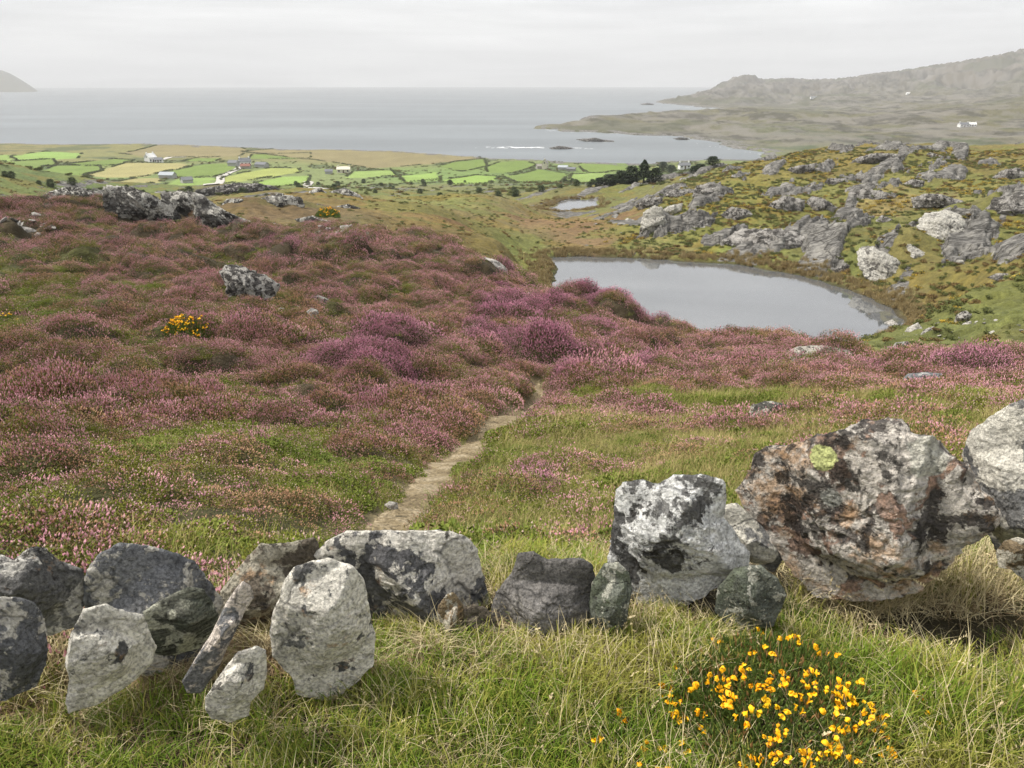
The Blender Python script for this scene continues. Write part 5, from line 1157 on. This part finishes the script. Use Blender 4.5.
def gorse(px, py, rmin, wid, hgt, nspr, nfl, label, seed, fs=1.0, sw=.0028, sl=.03, brown=.15, group='gorse bushes in flower'):
    rs = np.random.RandomState(seed); x, y, z, r = hit(px, py, rmin)
    e = empty('gorse_bush', (x, y, z)); tag(e, label, 'gorse bush', group)
    V, T, fl, rn = sprigs(nspr, wid / 2, hgt, sw, sl, brown, seed, leafn=6, flat=3, lean=.35)
    link('foliage', mesh_np('gorse_foliage', V, T, gorse_m, False, {'fl': ('FLOAT', fl), 'rnd': ('FLOAT', rn)}), e)
    for k in range(nfl):
        u = min(1, math.sqrt(rs.rand()) * 1.0); th = rs.uniform(0, 6.283)
        if k % 4: th = rs.uniform(math.pi * .95, math.pi * 2.05)
        ft = copy_o = bpy.data.objects.new('flower', fm_[k % 4]); COL.objects.link(ft); ft.parent = e
        ft.location = (u * wid / 2 * math.cos(th), u * wid / 2 * math.sin(th), hgt * (1 - u ** 3 * .85) * rs.uniform(.93, 1.06)); s = fs * rs.uniform(.75, 1.3); ft.scale = (s, s, s)
        ft.rotation_euler = (rs.uniform(.1, .9), rs.uniform(-.5, .5), rs.uniform(0, 6.28))
    return e
gorse(778, 722, 1.2, .60, .15, 3200, 92, 'gorse bush covered in yellow flowers in the bottom right foreground', 61, .92, brown=.2)
gorse(612, 766, 1.2, .36, .07, 260, 9, 'low gorse sprig with a few yellow flowers at the bottom edge of the photo', 62)
gorse(936, 728, 1.2, .12, .10, 90, 2, 'tiny gorse sprig with two yellow flowers right of the big gorse bush', 63)
gorse(190, 336, 12, 1.0, .4, 700, 46, 'bright yellow gorse patch in the heather on the left hillside', 64, 2.3, .012, .10)
gorse(8, 322, 12, .5, .2, 200, 9, 'small yellow gorse patch at the left edge of the photo', 65, 2.2, .012, .10)
gorse(328, 216, 70, 2.6, .9, 500, 26, 'orange-yellow gorse in the rocky hollow behind the left ridge', 66, 6, .05, .3)

bush_data = [sprigs(900, 1.0, .55, .010, .07, .85, 71, leafn=3, flat=2.2), sprigs(900, 1.0, .6, .010, .07, .85, 72, leafn=3, flat=2.6)]
def lumpy(data, sd):
    V = data[0].copy(); n = fbm2(V[:, 0] * 2.2 + 5, V[:, 1] * 2.2 + sd, sd, 3); V[:, 2] *= .55 + .9 * n; return (V,) + data[1:]
bush_me = {}
for key, mt, dk in (('mag', hm_mag, 0), ('pink', hm_pink, 1), ('brown', hm_brown, 0)):
    V, T, fl, rn = lumpy(bush_data[dk], 5 + dk); bush_me[key] = mesh_np('heather_bush', V, T, mt, False, {'fl': ('FLOAT', fl), 'rnd': ('FLOAT', rn)})
for px, py, wpx, hs, key, lab in [
 (536,468,52,.6,'pink','small pink heather bush standing alone in green grass right of the path'),
 (508,322,74,.9,'mag','magenta heather mound left of the gap where the path ends'),
 (552,352,60,.8,'mag','pink heather mound directly above the end of the path'),
 (606,382,96,.9,'pink','broad dusty-pink heather mound right of the end of the path'),
 (668,392,60,.7,'brown','brownish heather mound at the right foot of the broad pink mound'),
 (590,330,56,.9,'mag','heather mound crowning the rim against the lough'),
 (416,398,70,.7,'mag','round magenta heather bush left of the middle of the path'),
 (492,405,64,.9,'pink','brown-pink heather bush overhanging the left side of the path'),
 (450,422,70,.8,'brown','dark heather bush on the left of the path below the pink one'),
 (288,312,64,.8,'brown','brown heather mound above the small white stones'),
 (800,415,22,.9,'mag','little purple heather tuft beside the dark stone'),
 (262,440,60,.6,'pink','pale pink heather bush in the left middle of the hillside'),
 (630,172,1,.1,'pink','')]:
    if not lab: continue
    x, y, z, r = hit(px, py, 3.0); s = wpx / 2 / F * math.hypot(r, CZ - z)
    o = link('heather_bush', bush_me[key], loc=(x, y, z - .04)); o.scale = (s, s, s * hs * 1.25); o.rotation_euler = (0, 0, px * .7); tag(o, lab, 'heather bush')

# ------------------------------------------------------------------ houses
def flat_mat(name, c, rough=.85, var=.25, scale=1.2):
    m = NT(name); n = m.noise(position(m), scale, 4, .6)
    return m.finish(m.mix(n, tuple(v * (1 - var) for v in c), tuple(min(.9, v * (1 + var)) for v in c)), rough)
HW = flat_mat('white_render', (.72, .72, .70), var=.06); HC = flat_mat('cream_render', (.60, .56, .45), var=.08); HG = flat_mat('grey_render', (.36, .36, .35)); HST = flat_mat('old_stone', (.30, .28, .25))
RG = flat_mat('slate_roof', (.16, .165, .175)); RR_ = flat_mat('rusty_red_roof', (.22, .10, .075)); RB = flat_mat('blue_grey_sheet', (.34, .37, .39)); GLS = flat_mat('window_glass', (.04, .05, .06), .2); DR = flat_mat('painted_door', (.10, .07, .05))
def box(V, Fq, x0, x1, y0, y1, z0, z1):
    i = len(V); V += [(x0, y0, z0), (x1, y0, z0), (x1, y1, z0), (x0, y1, z0), (x0, y0, z1), (x1, y0, z1), (x1, y1, z1), (x0, y1, z1)]
    Fq += [(i, i + 3, i + 2, i + 1), (i + 4, i + 5, i + 6, i + 7), (i, i + 1, i + 5, i + 4), (i + 1, i + 2, i + 6, i + 5), (i + 2, i + 3, i + 7, i + 6), (i + 3, i, i + 4, i + 7)]
def simple(name, V, Fq, mat, parent=None):
    me = bpy.data.meshes.new(name); me.from_pydata(V, [], Fq); me.materials.append(mat); me.update(); return link(name, me, parent)
def house(px, py, rmin, w, d, h, rh, rot, wm, rm, label, group=None, chim=2, wins=3, cat='house', name='cottage', ext=None):
    if rmin < 800: w, d, h, rh = w * .82, d * .85, h * .82, rh * .85
    x, y, z, r = hit(px, py, rmin); e = empty(name, (x, y, z)); e.rotation_euler = (0, 0, R(rot)); tag(e, label, cat, group)
    V = [(-w/2,-d/2,-1.5),(w/2,-d/2,-1.5),(w/2,d/2,-1.5),(-w/2,d/2,-1.5),(-w/2,-d/2,h),(w/2,-d/2,h),(w/2,d/2,h),(-w/2,d/2,h),(-w/2,0,h+rh),(w/2,0,h+rh)]
    simple('wall', V, [(0,1,5,4),(2,3,7,6),(1,2,6,9,5),(3,0,4,8,7),(0,3,2,1)], wm, e)
    o = .3; sl = rh / (d / 2); t = .18
    Vr = []; Fr = []
    for s in (1, -1):
        i = len(Vr); yo = s * (d / 2 + o); zo = h - o * sl + .03
        Vr += [(-w/2-o, yo, zo), (w/2+o, yo, zo), (w/2+o, 0, h+rh+.03), (-w/2-o, 0, h+rh+.03), (-w/2-o, yo, zo+t), (w/2+o, yo, zo+t), (w/2+o, 0, h+rh+.03+t), (-w/2-o, 0, h+rh+.03+t)]
        Fr += [(i,i+1,i+2,i+3),(i+4,i+7,i+6,i+5),(i,i+4,i+5,i+1),(i+1,i+5,i+6,i+2),(i,i+3,i+7,i+4)]
    simple('roof', Vr, Fr, rm, e)
    for k in range(chim):
        V = []; Fq = []; cx = (-w/2 + .6) if k == 0 else (w/2 - .6); box(V, Fq, cx-.45, cx+.45, -.4, .4, h + rh - .5, h + rh + 1.1); simple('chimney', V, Fq, wm, e)
    for k in range(wins):
        cx = -w/2 + w * (k + .5) / wins; V = []; Fq = []
        if k == wins // 2 and wins > 1: box(V, Fq, cx-.5, cx+.5, -d/2-.06, -d/2+.05, 0, 2.1); simple('door', V, Fq, DR, e)
        else: box(V, Fq, cx-.55, cx+.55, -d/2-.05, -d/2+.05, 1.0, 2.2); simple('window', V, Fq, GLS, e)
    if wins:
        V = []; Fq = []; box(V, Fq, -w/2-.05, -w/2+.05, -.5, .5, h-.3, h+.8); simple('window', V, Fq, GLS, e)
    return e
house(151, 162, 500, 8.5, 7, 4.6, 3.2, 62, HW, HW, 'white gabled farmhouse alone among the green fields at the left')
house(159, 162.5, 500, 7, 5, 2.6, 1.8, 10, HW, RG, 'low white outbuilding against the right side of the white farmhouse', chim=0, cat='outbuilding', name='outbuilding')
G4 = 'buildings of the farm left of centre'
house(245, 165.5, 500, 10, 6.5, 3.8, 2.8, 35, HW, RG, 'white house with a grey roof in the middle of the farm cluster', G4)
house(234, 166, 500, 9, 6, 3, 2, -15, HG, RG, 'grey barn at the left end of the farm cluster', G4, 0, 0, 'barn', 'barn')
house(246, 168.8, 450, 8, 5, 2.4, 1.6, 5, HST, RR_, 'low shed with a rusty red roof in front of the farm cluster', G4, 0, 0, 'shed', 'shed')
house(262, 167.5, 450, 11, 6, 2.8, 1.8, -20, HG, RG, 'dark grey barn at the right end of the farm cluster', G4, 0, 0, 'barn', 'barn')
house(168, 178, 400, 11, 6, 2.4, 1.8, -8, HG, RB, 'long grey shed by the hedge below the ochre field', None, 0, 0, 'shed', 'shed')
house(187, 183, 400, 7, 5, 2.2, 1.7, 40, HG, RG, 'small grey shed beside the lane, left of its bend', None, 0, 0, 'shed', 'shed')
house(344, 173, 400, 11, 6, 3.2, 2.0, 4, HC, HC, 'cream cottage in the middle of the plain')
house(329, 174, 400, 6, 4.5, 2.2, 1.5, 10, HG, RG, 'small grey outbuilding left of the cream cottage', None, 0, 0, 'outbuilding', 'outbuilding')
house(545, 169, 450, 8, 4.6, 5.6, 2.8, 78, HC, HST, 'tall pale roofless-looking gable house standing alone near the sea', None, 1, 1)
house(539, 169, 450, 5, 4, 2.8, 1.6, 20, HST, HST, 'ruined dark stone building touching the pale gable house', None, 0, 0, 'ruin', 'ruin')
house(563, 169.5, 450, 9, 5, 2.2, 1.5, -14, HG, RB, 'pale blue-grey shed right of the gable house', None, 0, 0, 'shed', 'shed')
house(571, 171, 450, 8, 5, 1.9, 1.3, -14, HST, RG, 'dark sheet-roofed shed at the right end of the blue-grey one', None, 0, 0, 'shed', 'shed')
house(684, 169, 420, 9, 5, 2.8, 2, 10, HW, RG, 'white cottage half hidden by dark trees behind the knoll')
G5 = 'white cottages on the far hillside'
house(908, 95, 2300, 14, 7, 3.5, 2.6, 5, HW, HW, 'white cottage highest on the far hillside', G5)
house(813, 100, 2300, 20, 8, 4, 3, 0, HW, RG, 'white cottage on the far hillside, leftmost', G5)
house(963, 127, 900, 12, 6, 3, 2.2, 8, HW, RG, 'white cottage on the near slope below the far hills, left of its pair', G5)
house(972, 126.5, 900, 8, 5, 2.5, 2.0, -12, HW, HW, 'small white outbuilding just right of the cottage on the near slope', G5)

# hedges and field walls
hedge_m = plant_mat('hedge_leaves', (.05, .065, .03), (.13, .14, .06), None, None, .1)
def hedge(w, label, k):
    rs = np.random.RandomState(200 + k); P = np.array(w + w[:1]); V = []; T = []
    c0 = P[:-1].mean(0)
    for a, b in zip(P[:-1], P[1:]):
        L = np.linalg.norm(b - a); n = int(min(L, 400) / 1.0)
        t = rs.rand(n * 3); q = a + (b - a) * t[:, None]; tn = (b - a) / L; nv = np.array([tn[1], -tn[0]])
        q = q + nv * rs.normal(0, .45, len(t))[:, None]
        gap = fbm2(q[:, 0] / 22, q[:, 1] / 22, 300 + k, 3); keep = gap > .44; q = q[keep]; g_ = gap[keep]
        hh = (.6 + 1.6 * np.maximum(g_ - .45, 0)); z = terr(q[:, 0], q[:, 1])
        for (x, y), zz, h in zip(q, z, hh):
            for m_ in range(3):
                c = np.array([x, y, zz + h * rs.uniform(.1, 1.0)]) + rs.normal(0, .35, 3) * [1, 1, .2]; e = rs.normal(0, 1, 3); e /= np.linalg.norm(e); e2 = np.cross(e, rs.normal(0, 1, 3)); e2 /= np.linalg.norm(e2); s = rs.uniform(.22, .45); i0 = len(V)
                V += [c - e * s, c + e2 * s * .7, c + e * s, c - e2 * s * .7]; T.append((i0, i0 + 1, i0 + 2, i0 + 3))
    V = np.array(V); z0 = V[:, 2].min(); V -= [c0[0], c0[1], z0]
    o = link('field_hedge', mesh_np('field_hedge', V, np.array(T), hedge_m, False, {'rnd': ('FLOAT', rs.rand(len(V)))}), loc=(c0[0], c0[1], z0)); tag(o, label, 'hedge', 'hedges and walls between the fields')
for k, (lab, c, w) in enumerate(fpoly): hedge(w, lab, k)

# ------------------------------------------------------------------ trees and bushes
leaf_dark = plant_mat('conifer_foliage', (.014, .026, .012), (.045, .065, .028), None, None, .2)
leaf_mid = plant_mat('bush_foliage', (.03, .048, .018), (.085, .11, .04), None, None, .2)
bark = flat_mat('bark', (.10, .08, .06))
def tube(pts, rad, n=7):
    V = []; Fq = []
    for p, r in zip(pts, rad):
        for k in range(n): a = 6.283 * k / n; V.append((p[0] + r * math.cos(a), p[1] + r * math.sin(a), p[2]))
    for s in range(len(pts) - 1):
        for k in range(n): Fq.append((s * n + k, s * n + (k + 1) % n, (s + 1) * n + (k + 1) % n, (s + 1) * n + k))
    return V, Fq
def crown(seed, h, w, pointed):
    rs = np.random.RandomState(seed); V = []; T = []
    for k in range(1500):
        t = rs.rand() ** .8; zz = h * (.12 + .88 * t); env = (1 - t) ** .75 if pointed else math.sqrt(max(0, 1 - (2 * t - .9) ** 2 * .8)) * .9 + .1
        lob = .7 + .5 * math.sin(3 * t * 6 + seed) * .3 + .25 * rs.rand(); a = rs.rand() * 6.283; a2 = round(a * 1.3) / 1.3 + rs.normal(0, .25); rr = w / 2 * env * lob * rs.uniform(.35, 1.05)
        c = np.array([rr * math.cos(a2), rr * math.sin(a2), zz + rs.normal(0, .25)]); e = rs.normal(0, 1, 3); e[2] *= .5; e /= np.linalg.norm(e); e2 = np.cross(e, rs.normal(0, 1, 3)); e2 /= np.linalg.norm(e2); s = .32 * rs.uniform(.5, 1.3); i0 = len(V)
        V += [c - e * s, c + e2 * s * .6, c + e * s, c - e2 * s * .6]; T.append((i0, i0 + 1, i0 + 2, i0 + 3))
    return np.array(V), np.array(T)
cm_ = {}
for key, sd, pt, mt in (('con', 1, True, leaf_dark), ('con2', 2, True, leaf_dark), ('rnd', 3, False, leaf_dark), ('bush', 4, False, leaf_mid)):
    V, T = crown(sd, 8, 6, pt); cm_[key] = mesh_np('crown', V, T, mt, False, {'rnd': ('FLOAT', np.random.RandomState(sd).rand(len(V)))})
Vt, Ft = tube([(0, 0, -.5), (.05, 0, 2), (0, .1, 4.5), (.1, 0, 7)], [.28, .2, .13, .04]); tme = bpy.data.meshes.new('trunk'); tme.from_pydata(Vt, [], Ft); tme.materials.append(bark)
G6 = 'dark trees behind the left end of the knoll'
for px, py, hpx, wpx, key, lab in [
 (643,192,21,26,'con','tallest dark tree behind the left end of the knoll'),(631,192,17,20,'rnd','dark tree touching the left side of the tallest one'),(620,193,13,18,'rnd','rounded dark tree third to the left of the tallest'),
 (655,191,14,16,'rnd','dark tree touching the right side of the tallest one'),(599,189,9,14,'rnd','lone dark round tree between the small pond and the dark tree group'),(609,199,10,22,'rnd','dark low tree by the far right corner of the small pond'),
 (663,172,9,12,'rnd','dark round tree on the plain just left of the hidden white cottage'),(671,173,7,12,'rnd','dark low tree hugging the left wall of the hidden white cottage'),(700,172,7,16,'rnd','dark tree on the plain just right of the hidden white cottage'),
 (694,184,8,14,'rnd','dark tree on the knoll skyline side, left of a pair'),(711,183,9,16,'rnd','dark tree on the knoll skyline side, right of a pair'),(623,203,9,24,'rnd','dark tree low against the knoll foot right of the small pond')]:
    x, y, z, r = hit(px, py, 240); s = hpx / F * r / 8; e = empty('tree', (x, y, z)); e.scale = (wpx / F * r / 6, wpx / F * r / 6, s); e.rotation_euler = (0, 0, px); tag(e, lab, 'tree', G6)
    c = link('crown', cm_[key], e); t = link('trunk', tme, e)
G7 = 'dark bushes scattered over the plain'
rs = np.random.RandomState(5); fb = None
for k in range(64):
    px = rs.uniform(300, 640) if k < 44 else rs.uniform(0, 300); py = rs.uniform(182, 200) if k < 44 else rs.uniform(183, 204)
    x, y, z, r = hit(px, py, 240)
    if r > 900 or z < 1: continue
    o = link('bush', cm_['bush'], loc=(x, y, z - .4)); s = rs.uniform(.16, .36) * (1 if r < 400 else 1.3); o.scale = (s * 1.5, s * 1.5, s * .9); o.rotation_euler = (0, 0, k); tag(o, 'low dark green bush on the rough ground between the moor and the fields', 'bush', G7)

# marker posts by the lough
wood = flat_mat('weathered_post', (.42, .36, .16))
for px, py, rm, lab in [(759, 235, 90, 'short yellowish marker post on the bank across the lough'), (524, 262, 60, 'short yellowish marker post on the brown slope left of the lough')]:
    x, y, z, r = hit(px, py, rm); e = empty('marker_post', (x, y, z)); tag(e, lab, 'post')
    V, Fq = tube([(0, 0, -.3), (0, 0, 1.25)], [.09, .08], 8); simple('shaft', V, Fq + [tuple(range(8, 16))], wood, e); V = []; Fq = []; box(V, Fq, -.13, .13, -.13, .13, 1.252, 1.36); simple('cap', V, Fq, wood, e)

# ------------------------------------------------------------------ sea rocks, surf, far mountain
def searock(ol, lab, k):
    O = np.array(ol, float); by = O[:, 1].max(); d = ray(O[:, 0].mean(), by); r0 = -CZ / d[2] * 1.004
    o, s, org = make_rock('sea_rock', ol, r0, OM['ridged'], .5, .9, 300 + k, 64, 16, .1, 8, .3); tag(o, lab, 'sea rock', 'reefs off the headland')
for k, (lab, ol) in enumerate([('low dark reef with surf to its left, nearest the fields', [(549,148),(556,146.6),(568,147),(574,148.4),(564,149.6),(553,149.5)]),
    ('longest dark reef lying off the headland', [(576,139.4),(585,138.6),(600,139.4),(614,140.8),(614,142),(596,142),(583,141)]),
    ('small dark reef close to the bay shore at the right', [(673,138.6),(678,137.6),(688,138.2),(690,139.6),(680,140.2)]),
    ('small rock off the tip of the far headland', [(640,104),(648,103.2),(655,104),(652,105),(643,105)])]): searock(ol, lab, k)
fmn = NT('foam'); foam = fmn.finish((.78, .79, .80), .8)
SV = []; ST = []; rs = np.random.RandomState(9)
def foamline(px0, py0, px1, py1, n, wpx, lpx=5):
    for k in range(n):
        t = rs.rand(); px = px0 + (px1 - px0) * t + rs.normal(0, lpx * .3); py = py0 + (py1 - py0) * t + rs.normal(0, wpx * .35)
        x, y = onz(px, py, .25); sc = (-CZ / ray(px, py)[2]) / F; a = rs.uniform(.15, 1) * lpx * sc * .5; b = rs.uniform(.4, 1.2) * wpx * sc * 2.2
        i = len(SV); m_ = 9
        for q in range(m_):
            th = 6.283 * q / m_; rr = rs.uniform(.55, 1.1); SV.append((x + a * rr * math.cos(th), y + b * rr * math.sin(th), .25 + .001 * k))
        ST.append([i + q for q in range(m_)])
foamline(486, 147.2, 546, 147.8, 60, .9, 9); foamline(500, 148.5, 540, 147, 20, .5, 7); foamline(574, 148, 592, 148.4, 14, .6, 6); foamline(542, 129.5, 556, 131, 10, .7, 5); foamline(560, 131.8, 640, 134.5, 16, .4, 6)
foamline(590, 121, 600, 120, 8, .6, 4); foamline(640, 135.5, 700, 141, 10, .5, 5); foamline(684, 107.5, 720, 110.5, 12, .4, 6); foamline(690, 142, 770, 156, 16, .6, 4); foamline(576, 141.8, 612, 142.4, 9, .3, 5); foamline(660, 102.3, 700, 108.5, 12, .4, 5)
me = bpy.data.meshes.new('surf'); me.from_pydata(SV, [], ST); me.materials.append(foam); tag(link('surf', me), kind='stuff')

# mountain across the bay, far left
u = np.linspace(-900, 38, 160); v = np.linspace(0, 1, 40); U, Vv = np.meshgrid(u, v, indexing='ij')
top = np.interp(U, [-900, -300, -120, -40, 0, 10, 20, 30, 38], [330, 420, 330, 240, 175, 155, 110, 55, 0]); rr = 7000 + 2200 * Vv
hgt = top * np.sin(np.pi * np.clip(Vv, 0, 1)) ** .8 * (1 + .25 * (fbm2(U / 22, Vv * 6, 120, 5) - .5)) - 2
AZm = np.vectorize(lambda p: az_s(p, 92)[0])(u)[:, None] + 0 * Vv
i, j = np.meshgrid(np.arange(159), np.arange(39), indexing='ij'); i = i.ravel(); j = j.ravel()
tag(link('hills', mesh_np('hills', np.stack([np.sin(AZm) * rr, np.cos(AZm) * rr, hgt], -1).reshape(-1, 3), np.column_stack([i * 40 + j, (i + 1) * 40 + j, (i + 1) * 40 + j + 1, i * 40 + j + 1]), flat_mat('far_hill', (.10, .10, .07), scale=.01))), kind='structure')

# ------------------------------------------------------------------ air
V = []; Fq = []; box(V, Fq, -13200, 13200, -13200, 13200, -9, 620); m = bpy.data.materials.new('haze_air'); m.use_nodes = True; m.node_tree.nodes.clear()
vo = m.node_tree.nodes.new('ShaderNodeVolumePrincipled'); vo.inputs['Color'].default_value = (.93, .95, .97, 1); vo.inputs['Density'].default_value = .00012; vo.inputs['Anisotropy'].default_value = .0
ou = m.node_tree.nodes.new('ShaderNodeOutputMaterial'); m.node_tree.links.new(vo.outputs[0], ou.inputs['Volume'])
HAZE = True
if HAZE: tag(simple('haze', V, Fq, m), kind='stuff')

# ------------------------------------------------------------------ sky, sun, camera
SUN_EL, SUN_AZ = R(54), R(-82)      # azimuth measured from +Y towards +X
world = bpy.data.worlds.new('World'); scene.world = world; world.use_nodes = True; nt = world.node_tree; nt.nodes.clear()
w = NT.__new__(NT); w.t = nt
sky = nt.nodes.new('ShaderNodeTexSky'); sky.sky_type = 'NISHITA'; sky.sun_disc = False; sky.sun_elevation = SUN_EL; sky.sun_rotation = SUN_AZ; sky.dust_density = 4
tc = nt.nodes.new('ShaderNodeTexCoord').outputs['Generated']
sx = nt.nodes.new('ShaderNodeSeparateXYZ'); nt.links.new(tc, sx.inputs[0])
el = w.math('MAXIMUM', sx.outputs[2], 0.0)
lum = w.math('ADD', .79, w.math('MULTIPLY', el, .6))
cl = w.n('ShaderNodeMapping', Vector=tc, Scale=(1.0, 1.0, 7.0)); cn = w.noise(cl, 1.7, 5, .55, .6); cl2 = w.n('ShaderNodeMapping', Vector=tc, Scale=(4, 4, 60.0), Location=(3, 1, 2)); cn2 = w.noise(cl2, 1.3, 4, .5, .4)
cc = w.math('ADD', w.math('MULTIPLY', w.math('SUBTRACT', cn, .5), 1.25), w.math('MULTIPLY', w.math('SUBTRACT', cn2, .5), .55))
lum = w.math('MULTIPLY', lum, w.math('ADD', 1.0, cc))
tint = w.mix(w.ramp(cn, [(.35, 0), (.65, 1)]), (.93, .945, .985), (.985, .995, 1.0))
ccol = w.n('ShaderNodeMix', {'data_type': 'RGBA', 'blend_type': 'MULTIPLY'}, out=2)
mx = nt.nodes[-1] if False else [n for n in nt.nodes if n.bl_idname == 'ShaderNodeMix'][-1]; mx.inputs[0].default_value = 1; nt.links.new(tint, mx.inputs[6]); nt.links.new(lum, mx.inputs[7])
b1 = nt.nodes.new('ShaderNodeBackground'); nt.links.new(sky.outputs[0], b1.inputs[0]); b1.inputs[1].default_value = .05
b2 = nt.nodes.new('ShaderNodeBackground'); nt.links.new(mx.outputs[2], b2.inputs[0]); b2.inputs[1].default_value = 1.0
ms = nt.nodes.new('ShaderNodeMixShader'); ms.inputs[0].default_value = .92; nt.links.new(b1.outputs[0], ms.inputs[1]); nt.links.new(b2.outputs[0], ms.inputs[2])
wo = nt.nodes.new('ShaderNodeOutputWorld'); nt.links.new(ms.outputs[0], wo.inputs[0])
ld = bpy.data.lights.new('sun', 'SUN'); ld.energy = 5.0; ld.angle = R(7); ld.color = (1, .94, .85); lo = bpy.data.objects.new('sun', ld); COL.objects.link(lo)
sd = Vector((math.sin(SUN_AZ) * math.cos(SUN_EL), math.cos(SUN_AZ) * math.cos(SUN_EL), math.sin(SUN_EL))); lo.rotation_euler = sd.to_track_quat('Z', 'Y').to_euler(); lo.location = (0, 0, 200)
cam = bpy.data.cameras.new('camera'); cam.sensor_width = 36; cam.lens = F / W * 36; cam.clip_end = 60000; cam.clip_start = .05
co = bpy.data.objects.new('camera', cam); COL.objects.link(co); co.location = (0, 0, CZ); co.rotation_euler = (math.pi / 2 - PITCH, 0, 0); scene.camera = co
vs = scene.view_settings; vs.view_transform = 'Standard'; vs.look = 'None'; vs.gamma = 1; vs.use_curve_mapping = False; vs.exposure = 0.15
cy = scene.cycles; cy.use_denoising = True; cy.denoising_prefilter = 'FAST'; cy.max_bounces = 5; cy.diffuse_bounces = 2; cy.glossy_bounces = 2; cy.transmission_bounces = 2; cy.volume_bounces = 0; cy.transparent_max_bounces = 4; cy.use_adaptive_sampling = True; cy.adaptive_threshold = .015
